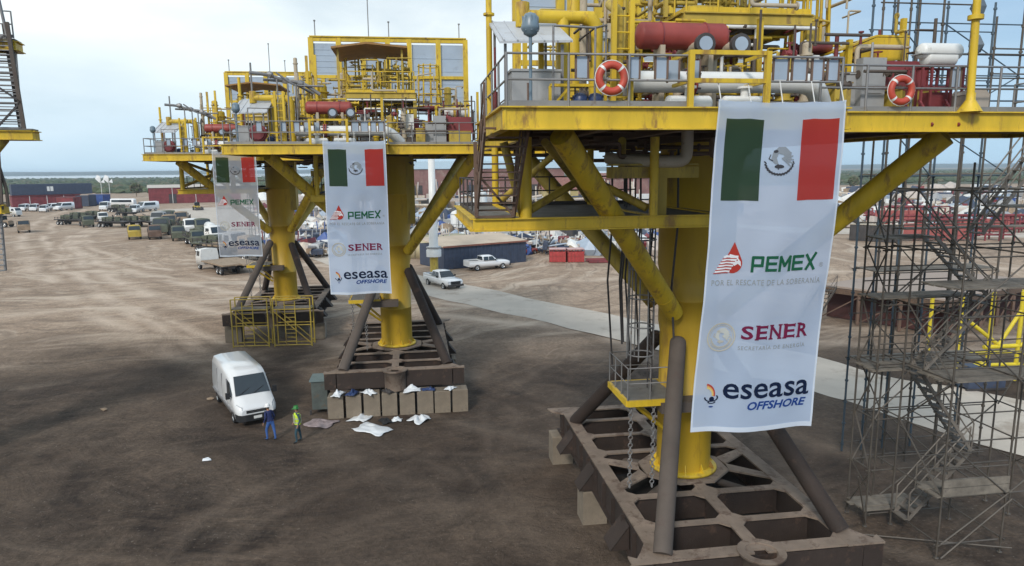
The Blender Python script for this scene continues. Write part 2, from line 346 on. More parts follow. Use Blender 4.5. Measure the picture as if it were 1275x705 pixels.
xs = [-9000,-1500,-400]+list(range(-120,121,6))+[400,1500,9000]; ys = [-200,-20]+list(range(0,121,6))+[200,400,900,2500,12000]
from mathutils import noise as mn
vs = [(x,y,(0.10*mn.noise(Vector((x*.07,y*.07,3))) if (abs(x)<121 and 0<=y<121) else 0)-.03) for y in ys for x in xs]; nx = len(xs)
gm.add(vs, [(j*nx+i, j*nx+i+1, (j+1)*nx+i+1, (j+1)*nx+i) for j in range(len(ys)-1) for i in range(nx-1)], True)
struct(gm.build('ground', smooth_ground()))
# pale haul road : a sheet following its edges
ROADM = mat('pale_compacted_road', (.50,.44,.375), .9, var=.12, vscale=.25, dirt=(.34,.28,.225), dscale=.3, damt=.6, bump=.3, bscale=2)
def strip(name, left, right, m, z=.085, sub=14):
    b = MB(); P = []
    for k in range(len(left)-1):
        for i in range(sub):
            t = i/sub; a = Vector(left[k]).lerp(Vector(left[k+1]), t); c = Vector(right[k]).lerp(Vector(right[k+1]), t)
            j1 = mn.noise(Vector((a.x*.18,a.y*.18,0)))*.9; j2 = mn.noise(Vector((c.x*.18,c.y*.18,5)))*.9
            dirv = (c-a).normalized(); a = a+dirv*j1; c = c+dirv*j2; P.append((a,c))
    vs = []
    for a,c in P:
        for q in range(5):
            p = a.lerp(c,q/4); vs.append((p.x,p.y,z + (-.10 if q in (0,4) else 0)))
    b.add(vs, [(i*5+q, i*5+q+1, (i+1)*5+q+1, (i+1)*5+q) for i in range(len(P)-1) for q in range(4)], True)
    o = b.build(name, m); fixn(o); return struct(o)
g2 = lambda x, y: tuple(G(x,y))[:2]
strip('haul_road', [g2(322,256),g2(345,284),g2(430,312),(-13,86.6),(10,59),(28.4,36.6),(52,6)], [g2(186,262),g2(262,292),g2(400,326),(-17,80.5),(8.2,50.8),(23,29.4),(42,2)], ROADM)
strip('yard_road', [(20,205),(60,150),(110,128),(300,105)], [(28,190),(56,137),(105,117),(300,90)], ROADM, .09)
# pale flat yard behind
SEAM = mat('bright_sea', (.55,.62,.66), .35, var=.05, vscale=.002)
b = MB(); b.add([(-9000,1900,.35),(420,1900,.35),(900,4200,.35),(-9000,4200,.35)], [(0,1,2,3)]); struct(b.build('sea', SEAM))
HILLM = mat('far_land', (.06,.085,.07), .9, var=.2, vscale=.004)
b = MB(); n_ = 60; vs = []
for i in range(n_+1):
    x = -9000+i*17000/n_; vs += [(x,4300,0),(x,4500,14+9*mn.noise(Vector((x*.0011,1,0)))),(x,6200,30+16*mn.noise(Vector((x*.0007,4,0)))),(x,7000,0)]
b.add(vs, [(i*4+q, (i+1)*4+q, (i+1)*4+q+1, i*4+q+1) for i in range(n_) for q in range(3)], True); struct(b.build('far_shore_land', HILLM))
# scrub belt: many clumps in one mass
SCR = [mat('scrub_a',(.075,.095,.045),.9,var=.35,vscale=.05), mat('scrub_b',(.055,.078,.038),.9,var=.35,vscale=.05), mat('scrub_c',(.115,.105,.062),.9,var=.3,vscale=.05)]
b = MB()
for _ in range(6800):
    Y = 395*math.exp(random.random()**1.15*1.5)
    X = random.uniform(-.86,.86)*Y
    if abs(X)/Y < .02 and False: continue
    lim = 430 + 60*mn.noise(Vector((X*.006,0,0))) + (0 if X < 60 else 120)
    if Y < lim: continue
    r = random.uniform(1.8,3.4); b.m = random.choices((0,1,2),(5,5,2 + (2 if Y < 600 else 0)))[0]
    b.blob((X,Y,r*.3), r, sq=(1.5,1.3,.85), jit=.35)
o = b.build('scrub_woodland', SCR); tag(o,'dense green scrub stretching from the yard to the sea','scrub',kind='stuff')
b = MB(); b.add([(-9000,430,.2),(9000,560,.2),(9000,4100,.2),(-9000,1895,.2)], [(0,1,2,3)]); struct(b.build('scrub_soil', mat('scrub_ground',(.085,.095,.055),.95,var=.3,vscale=.02)))

# light sea haze over the flats
b = MB(); b.box(-9500,9500,-60,12500,-1.2,24); hzo = b.build('haze', None)
hm_ = bpy.data.materials.new('haze'); hm_.use_nodes = True; t_ = hm_.node_tree; t_.nodes.remove(t_.nodes['Principled BSDF'])
pv = t_.nodes.new('ShaderNodeVolumePrincipled'); pv.inputs['Color'].default_value = (.72,.86,1,1); pv.inputs['Density'].default_value = .00016; pv.inputs['Anisotropy'].default_value = 0
t_.links.new(pv.outputs[0], t_.nodes['Material Output'].inputs['Volume']); hzo.data.materials.clear(); hzo.data.materials.append(hm_); hzo['kind'] = 'stuff'; hzo['label'] = 'thin pale sea haze over the yard and scrub'
# ================================================================ PLATFORMS
def rail(parent, path, zb, h=1.06, posts=None, m=GRY, toe=True, sp=1.2, name='guard_rail', r=.026):
    b = MB(); path = [Vector((*p, zb)) if len(p) == 2 else Vector(p) for p in path]
    for z in (h, h*.52): b.pipe([p+Vector((0,0,z)) for p in path], r, 6)
    if toe:
        for p, q in zip(path, path[1:]): b.beam(p+Vector((0,0,.07)), q+Vector((0,0,.07)), .012, .13)
    g = b.build(name, m, parent)
    for p, q in zip(path, path[1:]):
        n = max(1, round((q-p).length/sp))
        for i in range(n + (1 if q is path[-1] else 0)):
            a = p.lerp(q, i/n); c = MB(); c.tube(a, a+Vector((0,0,h+.01)), r*1.1, 6); c.build('rail_post', m, g)
    return g
def stair_flight(parent, a, b_, w, m=BRN, n=10, side=(1,0,0), name='stair', rails=True, st=.2):
    # treads between a (bottom) and b_ (top); side = direction of the width
    a = Vector(a); b_ = Vector(b_); s = Vector(side)*w; mb = MB()
    for q in (a, a+s): mb.beam(q, q+(b_-a), .05, st)
    for i in range(n+1):
        p = a.lerp(b_, i/n); d = (b_-a); d.z = 0; d = d.normalized()*.13 if d.length > .01 else Vector((0,.1,0))
        mb.slab([p-d, p-d+s, p+d+s, p+d], (0,0,.035))
    o = mb.build(name, m, parent)
    if rails:
        r = MB()
        for q in (a, a+s):
            for z in (1.0,.5): r.tube(q+Vector((0,0,z)), q+(b_-a)+Vector((0,0,z)), .024, 6)
            for i in range(4): p = q+(b_-a)*(i/3); r.tube(p, p+Vector((0,0,1)), .024, 6)
        r.build('handrail', m, o)
    return o
def ladder(parent, p, q, w=.45, side=(1,0,0), m=GRY, name='ladder', r=.022, step=.3):
    p = Vector(p); q = Vector(q); s = Vector(side)*w/2; b = MB()
    for k in (-1,1): b.tube(p+s*k, q+s*k, r, 6)
    n = int((q-p).length/step)
    for i in range(1, n): c = p.lerp(q, i/n); b.tube(c-s, c+s, r*.7, 5)
    return b.build(name, m, parent)
def flange(b, c, ax, r, t=.05):
    c = Vector(c); d = Vector(ax).normalized(); b.tube(c-d*t/2, c+d*t/2, r, 12)
def rand_pipework(b, rng, u0, u1, v0, v1, z0, z1, n, rr=(.025,.07)):
    for _ in range(n):
        p = Vector((rng.uniform(u0,u1), rng.uniform(v0,v1), rng.uniform(z0,z1))); pts = [p.copy()]
        for k in range(rng.randint(1,3)):
            ax = rng.choice((0,2,0,1,2)); d = rng.uniform(.4,1.6)*rng.choice((-1,1)); p = p.copy(); p[ax] += d
            p.x = min(max(p.x,u0),u1); p.y = min(max(p.y,v0),v1); p.z = min(max(p.z,z0),z1)
            if (p-pts[-1]).length > .2: pts.append(p)
        if len(pts) > 1:
            r = rng.uniform(*rr); b.bend(pts, r, n=7)
            for e in (pts[0], pts[-1]):
                if rng.random() < .5: flange(b, e, (0,0,1) if rng.random() < .5 else (1,0,0), r*1.9, .04)
def valve(b, c, s=1.0):
    c = Vector(c); b.tube(c-Vector((.16*s,0,0)), c+Vector((.16*s,0,0)), .07*s, 10)
    for k in (-.16,.16): flange(b, c+Vector((k*s,0,0)), (1,0,0), .12*s, .03*s)
    b.tube(c, c+Vector((0,0,.3*s)), .03*s, 8); b.torus(c+Vector((0,0,.3*s)), .12*s, .014*s, 'z', 12, 5)
    b.blob(c, .14*s, sq=(1,1,1), jit=.05)

MATU = 3.05; MV0, MV1 = -5.75, 6.7; MZ = 2.3
def base_frame(R_):
    b = MB(); t = .06
    cross = [(-5.5,.44),(-3.85,.24),(-2.0,.26),(1.6,.26),(3.3,.2),(5.0,.2),(6.45,.4)]
    # top flanges : sides, centre, cross pieces, gussets cut at 45 degrees
    top = MB()
    for sx_ in (-1,1): top.box(min(sx_*MATU, sx_*(MATU-.46)), max(sx_*MATU, sx_*(MATU-.46)), MV0, MV1, MZ-t, MZ)
    for v, wd in cross:
        for s_ in (-1,1):
            x0, x1 = sorted((s_*.193, s_*(MATU-.463))); top.box(x0, x1, v-wd/2, v+wd/2, MZ-t-.004, MZ-.004)
            for e, dr in ((s_*.193, s_), (s_*(MATU-.463), -s_)):
                for k in (-1,1):
                    if (v < -5.3 and k < 0) or (v > 6.2 and k > 0): continue
                    y0 = v+k*wd/2; g_ = .26
                    top.slab([(e,y0,MZ-t-.008),(e+dr*g_,y0,MZ-t-.008),(e,y0+k*g_,MZ-t-.008)], (0,0,t))
    top.box(-.19,.19, MV0+.2, -1.45, MZ-t-.002, MZ-.002); top.box(-.19,.19, 1.3, MV1, MZ-t-.002, MZ-.002)
    # octagonal plate round the column
    oc = [(1.6*cos(radians(22.5+45*i)), 1.45*sin(radians(22.5+45*i))) for i in range(8)]
    top.prism(oc, MZ-t-.012, MZ+.008)
    for s_ in (-1,1):
        top.slab([(s_*1.5,-.55,MZ-t-.016),(s_*2.6,-1.35,MZ-t-.016),(s_*2.6,-.9,MZ-t-.016),(s_*1.6,0,MZ-t-.016)], (0,0,t))
        top.slab([(s_*1.6,0,MZ-t-.016),(s_*2.6,.7,MZ-t-.016),(s_*2.6,1.15,MZ-t-.016),(s_*1.5,.55,MZ-t-.016)], (0,0,t))
        # corner ears
        top.slab([(s_*MATU,-5.75,MZ-t),(s_*3.72,-5.75,MZ-t),(s_*3.72,-5.35,MZ-t),(s_*3.5,-5.5,MZ-t),(s_*3.3,-5.2,MZ-t),(s_*MATU,-4.75,MZ-t)], (0,0,t))
        top.slab([(s_*MATU,6.7,MZ-t),(s_*3.62,6.7,MZ-t),(s_*3.5,6.3,MZ-t),(s_*MATU,5.9,MZ-t)], (0,0,t))
    root = top.build('base_frame', RUSTT, R_)
    # webs
    zb = MZ-t-.02; z0 = 1.36
    for s_ in (-1,1):
        for e in (MATU-.02, MATU-.44): b.box(s_*e-.012, s_*e+.012, MV0+.01, MV1-.01, z0, zb)
        for v in [MV0+.6+i*1.1 for i in range(11)]: b.box(*sorted((s_*(MATU-.008), s_*(MATU+.13))), v-.01, v+.01, z0, zb)
        b.box(*sorted((s_*(MATU-.56), s_*(MATU+.14))), MV0, MV1, z0-.05, z0-.004)
        b.slab([(s_*3.1,-5.72,z0),(s_*3.7,-5.72,z0),(s_*3.7,-5.72,zb),(s_*3.1,-5.72,zb)], (0,.03,0))
    for v, wd in cross: b.box(-MATU+.55, MATU-.55, v-.012, v+.012, z0+.03, zb)
    b.box(-MATU, MATU, MV0, MV0+.025, z0, zb); b.box(-MATU, MATU, MV1-.03, MV1-.005, z0, zb)
    b.box(-.02,.02, -5, 6.3, z0+.02, zb-.02)
    b.build('frame_web', RUST, root)
    b = MB(); b.box(-2.9,2.9,-5.6,6.5,1.27,1.30); b.build('mud_plate', mat('mud_plate_shade',(.02,.016,.014),.9,var=.4,vscale=1.5,dirt=(.05,.04,.032)), root)  # bottom plate added; its near-black colour stands in for shade in the openings
    # pile guide ring at the front
    b = MB(); c = (0,-5.72)
    vs_in = [(c[0]+.44*cos(a*pi/12), c[1]+.44*sin(a*pi/12)) for a in range(24)]; vo = [(c[0]+.66*cos(a*pi/12), c[1]+.66*sin(a*pi/12)) for a in range(24)]
    b.add([(x,y,MZ+.03) for x,y in vs_in]+[(x,y,MZ+.03) for x,y in vo], [(i,24+i,24+(i+1)%24,(i+1)%24) for i in range(24)])
    b.lathe([(.66,MZ+.03),(.66,MZ-.04),(.56,MZ-.04),(.56,z0-.1)], (c[0],c[1],0), n=24); b.lathe([(.44,MZ+.03),(.44,z0-.1)], (c[0],c[1],0), n=24)
    b.build('pile_guide', RUSTT, root)
    # diagonal pipes lying in the openings
    b = MB()
    for p, q in (((-2.5,-1.9,1.75),(-.9,-.7,2.0)), ((2.5,-1.9,1.75),(.9,-.7,2.0)), ((-2.6,2.6,1.75),(-.9,.9,2.0)), ((2.6,2.6,1.75),(.9,.9,2.0)), ((-.3,-4.8,1.7),(-2.4,-4.7,1.7)), ((.3,-4.8,1.7),(2.4,-4.7,1.7))):
        b.tube(p, q, .13, 10)
    b.build('frame_pipe', PRIM, root)
    for v in (-3.1, .9, 4.2):                        # triangular skirt brackets
        for s_ in (-1,1):
            g = MB(); g.slab([(s_*3.08,v-.4,zb-.1),(s_*3.08,v+.4,zb-.1),(s_*3.65,v+.4,z0),(s_*3.65,v-.4,z0)], (0,0,-.03)); g.slab([(s_*3.08,v-.4,zb-.1),(s_*3.65,v-.4,z0),(s_*3.08,v-.4,z0)], (0,.03,0)); g.slab([(s_*3.08,v+.4,zb-.1),(s_*3.65,v+.4,z0),(s_*3.08,v+.4,z0)], (0,.03,0)); g.build('skirt_bracket', RUST, root)
    return root
def platform(P, label, first, lx=-7.7):
    rng = random.Random(11)
    R_ = thing('offshore_platform', label, 'oil platform', P, radians(8), 'offshore platform topsides standing in the yard')
    base_frame(R_)
    # ---- column
    b = MB(); b.lathe([(.93,2.3),(.93,4.6),(.945,4.61),(.945,4.66),(.93,4.67),(.93,7.2),(1.0,7.6),(1.0,8.4),(1.015,8.41),(1.015,8.47),(1.0,8.48),(1.0,9.3),(1.06,9.6),(1.06,11.4),(1.075,11.41),(1.075,11.47),(1.06,11.48),(1.06,13.62)], n=32); b.build('column', YELC, R_)
    cl = MB(); cl.lathe([(.9,2.34),(1.16,2.34),(1.16,2.42),(.9,2.46)], n=28)
    for i in range(10): a = i*pi/5; cl.slab([(.9*cos(a),.9*sin(a),2.42),(1.12*cos(a),1.12*sin(a),2.42),(.9*cos(a),.9*sin(a),2.75)], (-.03*sin(a),.03*cos(a),0))
    cl.build('column_base', YEL, R_)
    b = MB(); b.box(.72,1.35,-.6,.6,9.7,13.6); b.build('column_housing', YELD, R_)
    # ---- brown raking pipes from the frame corners
    for (x, y, tx, ty, tz) in ((-2.74,-5.4,-.78,-1.15,7.15), (2.85,-5.0,.85,-.9,6.9), (-2.75,5.0,-.85,.7,6.9), (2.75,5.2,.85,.7,6.9)):
        b = MB(); d = (Vector((tx,ty,tz))-Vector((x,y,MZ))).normalized()
        b.tube((x,y,MZ-.02), (tx,ty,tz), .265, 16); b.blob(Vector((tx,ty,tz)), .01)
        b.vessel(Vector((tx,ty,tz))-d*.2, Vector((tx,ty,tz)), .265, 16, .8); b.build('raking_leg', PRIM if y < 0 and x < 0 else RUST, R_)
    # ---- yellow raking braces to the deck
    for (x0,y0,z0,x1,y1,z1) in ((-.85,-.9,8.1,-5.75,-6.0,13.6),(.85,-.9,8.1,4.55,-5.6,13.6),(-.85,.9,8.1,-4.9,6.0,13.6),(.85,.9,8.1,4.6,6.0,13.6)):
        b = MB(); b.tube((x0,y0,z0),(x1,y1,z1), .30, 18)
        dv_ = Vector((x1-x0,y1-y0,z1-z0)); q0_ = Vector((x0,y0,z0))
        for tt in (.12,.42,.43,.8): b.tube(q0_+dv_*tt, q0_+dv_*(tt+.006), .308, 18)
        b.build('deck_brace', YEL if y0 < 0 else YELD, R_)
    # ---- main deck
    OUT = [(-7.35,-8),(.1,-8),(.1,-7),(8.3,-7),(8.3,-3.6),(5.1,-3.6),(5.1,8),(-6.2,8),(-6.2,-2.6),(-7.35,-2.6)]
    b = MB(); b.prism([(x*.997,y*.997) for x,y in OUT], 13.98, 14.035); D = b.build('main_deck', GRT, R_)
    b = MB(); k = len(OUT)
    for i in range(k):
        p, q = OUT[i], OUT[(i+1)%k]; p = Vector((*p,13.84)); q = Vector((*q,13.84))
        d = (q-p).normalized(); b.beam(p-d*.05, q+d*.05, .05, .44)
        for zz in (13.615, 14.055): b.beam(Vector((p.x,p.y,zz))-d*.1, Vector((q.x,q.y,zz))+d*.1, .22, .03)
    fixn(b.build('edge_girder', YEL, D))
    b = MB()
    for x in (-5.2,-3.4,-1.2,1.2,3.2): b.ibeam((x,-7.9 if x < 0 else -6.9,13.78), (x,7.9,13.78), .22, .36)
    for y in (-6.2,-4.2,-2.2,0,2.2,4.4,6.4): b.ibeam((-6.1,y,13.85), (5.0,y,13.85), .18, .22)
    b.ibeam((5.0,-5.3,13.8),(8.2,-5.3,13.8),.2,.3)
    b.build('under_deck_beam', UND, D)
    rng2 = random.Random(5); b = MB()
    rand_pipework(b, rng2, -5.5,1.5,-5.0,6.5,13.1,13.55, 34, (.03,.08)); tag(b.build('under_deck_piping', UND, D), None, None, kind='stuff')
    # ---- railings
    z = 14.06
    rail(D, [(-7.3,-2.7),(-7.3,-7.93),(-3.45,-7.93)], z, m=GRY)
    rail(D, [(-1.75,-7.93),(.04,-7.93)], z, m=GRY); rail(D, [(.15,-6.95),(8.25,-6.95),(8.25,-3.7)], z, m=GRY)
    rail(D, [(-6.1,-2.4),(-6.1,7.9),(5.0,7.9)], z, m=BRN, sp=1.6); rail(D, [(5.0,-3.4),(5.0,7.9)], z, m=BRN, sp=1.6)
    g = MB()
    for x in (-3.42,-1.72): g.beam((x,-8.0,z),(x,-8.0,z+1.16),.11,.11)
    for zz in (1.12,.55): g.beam((-3.42,-8.0,z+zz),(-1.72,-8.0,z+zz),.08,.09)
    for zz in (1.12,.55): g.beam((-3.42,-7.0,z+zz),(-3.42,-8.0,z+zz),.07,.07); g.beam((-1.72,-7.0,z+zz),(-1.72,-8.0,z+zz),.07,.07)
    g.build('loading_gate', YEL, D)
    for u, v in [(-5.72,-7.86),(-4.62,-7.86),(-4.02,-7.86),(-3.62,-7.5),(-3.15,-7.5),(-1.35,-7.86),(-.92,-7.86),(-.50,-7.86),(-.14,-7.86)]+([(3.65,-6.88)] if first else []):
        q = MB(); wd = .13 if u < -1.6 or u > -.8 else .17; q.box(u-wd,u+wd,v,v+.02,z+.60,z+1.03); q.m = 1
        for a in (-1,1): q.box(u+a*wd-.02,u+a*wd+.02,v-.012,v+.03,z+.56,z+1.06)
        q.build('rail_panel', [LPN, BRN], D)
    # ---- lower access deck
    LX = -7.7 if first else lx; b = MB(); b.box(LX,-.6,-4.45,2.4,11.5,11.54); LD = b.build('lower_deck', GRT, R_)
    b = MB()
    for p, q in (((LX-.02,-4.5),(-1.0,-4.5)),((LX-.02,2.45),(-1.0,2.45)),((LX-.02,-4.5),(LX-.02,2.45)),((max(LX+.3,-6.35),-4.5),(max(LX+.3,-6.35),2.4)),((-2.9,-4.5),(-2.9,2.4)),((-1.0,-4.5),(-1.0,2.45))):
        b.ibeam((*p,11.4),(*q,11.4),.2,.34,.035)
    b.build('lower_deck_girder', YEL, LD)
    HX = max(LX+.3,-6.35)
    for x, y in ((HX,-4.42),(HX,2.3),(-2.9,-4.42),(-2.9,2.3)):
        q = MB(); q.tube((x,y,11.56),(x,y,13.62),.16 if y < 0 and x < -5 else .12,12); q.build('hanger', YEL, R_)
    for p, q_ in (((-6.9,-4.3,13.5),(-6.4,-4.3,11.6)),((-6.2,-4.2,11.75),(-4.4,-3.0,12.6)),((-4.6,-1,13.5),(-6.2,2.2,11.7)),((-4.4,-3.0,12.6),(-3.0,-4.2,11.75)),((-4.2,2,13.5),(-3,2.2,11.7)),((-3.6,-3.8,13.55),(-2.9,-1.5,12.8)),((-5.8,-4.2,13.5),(-2.9,2.3,11.7))):
        if not first and min(p[0],q_[0]) < LX-.1: continue
        q = MB(); q.tube(p, q_, .11, 10); q.build('hanger_brace', YELD, R_)
    b = MB(); b.beam((-6.2,-3.9,12.62),(-4.0,-3.9,12.62),.05,.05); rail(LD, [(LX+.1,-4.3),(LX+.1,2.3),(-1.2,2.3)], 11.54, 1.0, m=DRK, sp=1.5)
    if first: stair_flight(R_, (-7.62,-4.2,11.56),(-7.62,-6.6,13.7), .98, BRN, 11)
    b = MB(); b.beam((-7.66,-4.62,13.5),(-7.66,-4.62,11.6),.09,.09); b.beam((-6.58,-4.62,13.5),(-6.72,-4.62,11.6),.07,.07); b.beam((-7.66,-4.64,12.75),(-6.72,-4.64,11.65),.05,.06); b.beam((-7.66,-4.62,11.62),(-6.7,-4.62,11.62),.06,.05)
    if first: b.build('stair_frame', BRN, R_)
    # equipment box and pipe loop under the deck
    b = MB(); b.box(-4.0,-1.6,-4.3,-3.7,12.55,12.85); b.box(-4.0,-1.6,-4.3,-3.7,12.88,12.93); b.box(-2.75,-2.45,-4.2,-3.9,11.55,12.55); b.build('pump_skid', YELD, R_)
    b = MB(); b.bend([(-2.0,-4.4,13.8),(-2.0,-4.4,12.98),(-3.2,-4.2,12.98),(-3.9,-3.4,13.1)], .16); b.vessel((-3.3,-3.6,13.0),(-2.5,-3.6,13.0),.2); b.build('drain_pipe', BEI, R_)
    b = MB(); b.tube((-2.95,-3.2,9.9),(-2.95,-3.2,13.5),.0); b = MB()
    # ---- ladder cage and boat landing
    b = MB(); cx_, cy_ = -1.95,-.85
    for i in range(7): a = pi*(.55+i*.9/6*1.35); b.tube((cx_+.42*cos(a),cy_+.42*sin(a),11.5),(cx_+.36*cos(a)+.1*cos(a),cy_+.42*sin(a),6.6),.022,6)
    for i in range(6): b.torus((cx_,cy_,6.75+i*.95),.42,.025,'z',18,5)
    LC = b.build('ladder_cage', GRY, R_); ladder(LC, (-1.62,-.85,5.5),(-1.62,-.85,11.5),.42,(0,1,0),DRK)
    b = MB(); b.box(-2.55,-.9,-1.55,.5,5.36,5.40); PL = b.build('landing_platform', GRT, R_)
    b = MB(); b.beam((-2.6,-1.6,5.3),(-.8,-1.6,5.3),.1,.2); b.beam((-2.6,-1.6,5.3),(-2.6,.55,5.3),.1,.2); b.beam((-2.6,.55,5.3),(-.8,.55,5.3),.1,.2)
    b.tube((-2.3,-1.4,5.2),(-.9,-.5,3.9),.07,8); b.tube((-2.3,.4,5.2),(-.9,.3,3.9),.07,8); b.build('landing_bracket', YEL, PL)
    rail(PL, [(-1.1,-1.6),(-2.6,-1.6),(-2.6,.5),(-1.1,.5)], 5.42, 1.05, m=GRY, sp=.6, toe=False, r=.02)
    for x, y in ((-2.45,-1.5),(-1.7,-1.55)):
        b = MB()
        for i in range(22): b.torus((x,y,5.15-i*.13),.07,.02,'x' if i%2 else 'y',8,4)
        b.build('chain', GRY, PL)
    if True:
        b = MB(); b.box(-1.5,.2,-1.75,-1.1,4.95,5.3); b.build('column_clamp', PRIM, R_)
    # ---- windwall
    Wb = MB(); v = 6.0; U0, U1, Z0, Z1 = -5.0, 5.0, 17.0, 21.35
    cols_ = [-5.0,-3.25,-1.7,-.1,1.3,3.2,5.0]
    for x in cols_: Wb.beam((x,v,14.05),(x,v,Z1),.32,.24)
    for zz in (Z1-.1,Z0,18.9): Wb.beam((U0,v+.01,zz),(U1,v+.01,zz),.2,.26 if zz > 20 else .2)
    Wb.beam((U0-.06,v,Z1+.06),(U1+.06,v,Z1+.06),.34,.07)
    for x in cols_[1:-1:2]: Wb.tube((x,v,18),(x,v-3.5,14.1),.07,8)
    Wd = Wb.build('windwall_frame', YEL, R_)
    for i, (a, c) in enumerate(zip(cols_, cols_[1:])):
        q = MB(); zb = 18.95 if i < 1 else 17.15 if i < 4 else 16.6
        q.box(a+.17,c-.17,v+.04,v+.07,zb,Z1-.35)
        for j in range(5): q.box(a+.17,c-.17,v+.02,v+.04,zb+.2+j*(Z1-.6-zb)/5, zb+.23+j*(Z1-.6-zb)/5)
        q.build('windwall_panel', PNL, Wd)
    for x, hh, y in ((-4.7,1.0,6),(-1.3,2.4,6),(0,1.0,6),(4.6,.95,6)):
        q = MB(); q.tube((x,y,Z1),(x,y,Z1+hh),.035,6); q.tube((x,y,Z1+hh),(x,y,Z1+hh+.08),.07,8); q.build('lightning_mast', GRY, R_)
    # ---- mezzanine deck
    b = MB(); b.box(-2.0,1.5,-4,1.0,16.78,16.82); Mz = b.build('mezzanine_deck', GRT, R_)
    b = MB()
    for p, q in (((-2.05,-4.05),(1.55,-4.05)),((-2.05,1.05),(1.55,1.05)),((-2.05,-4.05),(-2.05,1.05)),((1.55,-4.05),(1.55,1.05)),((-.3,-4),(-.3,1))): b.ibeam((*p,16.7),(*q,16.7),.16,.3)
    for x in (-2.0,1.5):
        for y in (-4,1): b.beam((x,y,14.05),(x,y,16.55),.18,.18)
    b.build('mezzanine_frame', YELD, Mz)
    rail(Mz, [(1.5,-4.05),(-2.0,-4.05),(-2.0,1)], 16.86, 1.05, m=YEL, sp=.85)
    for x in (-2.4,.9):
        for y in (-3.6,.2): b = MB(); b.beam((x,y,16.8),(x,y,19.1),.1,.1); b.build('canopy_post', YELD, R_)
    b = MB(); b.slab([(-2.7,-4.0,19.05),(-.9,-4.0,19.3),(-.9,.6,19.3),(-2.7,.6,19.05)],(0,0,.1)); b.slab([(-.9,-4.0,19.3),(1.2,-4.0,19.12),(1.2,.6,19.12),(-.9,.6,19.3)],(0,0,.1)); b.build('canopy_roof', mat('canopy_orange_brown',(.30,.16,.05),.7,var=.2,dirt=(.15,.08,.04)), R_)
    b = MB(); rand_pipework(b, rng, -1.9,1.4,-3.8,.8,16.9,18.7, 60, (.02,.05))
    for i in range(9): valve(b, (rng.uniform(-1.8,1.3), rng.uniform(-3.8,-1), rng.uniform(17.1,18.4)), .9)
    tag(b.build('mezzanine_pipework', YELD, R_), None, None, kind='stuff')
    # manifold cage right of the mezzanine
    b = MB()
    for i in range(9): a = pi*2*i/9; b.tube((2.3+.62*cos(a),-2.6+.5*sin(a),16.2),(2.3+.55*cos(a),-2.6+.45*sin(a),18.5),.045,6)
    for zz in (16.9,17.7,18.4): b.torus((2.3,-2.6,zz),.57,.03,'z',16,5)
    b.build('ladder_hoops', YEL, R_)
    b = MB(); b.lathe([(.05,16.0),(.68,16.05),(.72,16.25),(.05,16.3)], (2.3,-2.6,0), n=16); b.tube((2.3,-2.6,14.05),(2.3,-2.6,16.1),.12,10); b.build('hoop_platform', MAR, R_)
    # ---- red drum vessel and flanged nozzles
    b = MB(); b.vessel((-3.75,-5.7,15.92),(-1.75,-5.7,15.92),.31,20); b.m = 1
    for x in (-3.3,-2.2): b.torus((x,-5.7,15.92),.315,.02,'x',20,5)
    b.m = 2
    for x in (-3.3,-2.1): b.box(x-.06,x+.06,-5.95,-5.45,14.06,15.68)
    b.build('red_vessel', [RED, MAR, BEI], R_)
    for x in (-2.52,-1.66):
        b = MB(); b.bend([(x,-5.0,15.0),(x,-5.0,15.62),(x+.02,-6.5,15.62)], .13); b.m = 1; b.tube((x+.02,-6.42,15.62),(x+.02,-6.56,15.62),.235,18); b.m = 2; b.tube((x+.02,-6.555,15.62),(x+.02,-6.575,15.62),.16,18)
        b.m = 0; b.tube((x,-5.0,14.06),(x,-5.0,15.1),.14,12); b.build('flanged_nozzle', [BEI, DRK, LPN], R_)
    # ---- white pipe behind the rail with elbow
    b = MB(); b.bend([(-4.3,-6.6,14.75),(.2,-6.6,14.75),(.75,-6.1,14.2)], .24, .4, 16); b.m = 1
    for x in (-2.95,-2.85): b.tube((x,-6.6,14.75),(x+.05,-6.6,14.75),.33,18)
    b.m = 2
    for i in range(10): a = 2*pi*i/10; b.tube((-3.05,-6.6+.28*cos(a),14.75+.28*sin(a)),(-2.7,-6.6+.28*cos(a),14.75+.28*sin(a)),.02,5)
    b.build('white_header_pipe', [WHT, RED, DRK], R_)
    for u in (-3.2,-1.9):
        b = MB(); b.vessel((u-.45,-7.35,14.2),(u+.45,-7.35,14.2),.17,14); b.tube((u,-7.35,14.3),(u,-7.35,14.55),.09,10); flange(b,(u,-7.35,14.55),(0,0,1),.17,.05); b.build('low_white_vessel', WHT, R_)
    b = MB(); b.bend([(-3.3,-4.3,16.45),(1.55,-4.3,16.45)], .05); b.bend([(-.15,-4.3,16.4),(-.15,-4.3,16.0),(-1.1,-4.35,16.0),(-1.1,-4.35,15.0),(.6,-4.35,15.0)], .045); b.build('white_small_pipe', WHT, R_)
    # ---- yellow equipment on the left
    b = MB(); b.tube((-6.6,-5,16.45),(-4.75,-5,16.45),.15,14); b.vessel((-6.5,-5,16.2),(-6.5,-5,16.75),.17,12,.2); b.bend([(-5.5,-5,16.45),(-5.5,-5,14.06)],.15); b.bend([(-4.95,-5,16.45),(-4.68,-5,16.35),(-4.68,-5,14.06)],.17,.2,14)
    b.build('yellow_header', YEL, R_)
    b = MB()
    for x in (-4.98,-4.60): b.beam((x,-7.6,14.06),(x,-7.6,18.9 if first else 16.5),.1,.12)
    for i in range(14 if first else 7): b.tube((-4.98,-7.6,14.3+i*.33),(-4.60,-7.6,14.3+i*.33),.018,5)
    b.build('tall_ladder', YEL, R_)
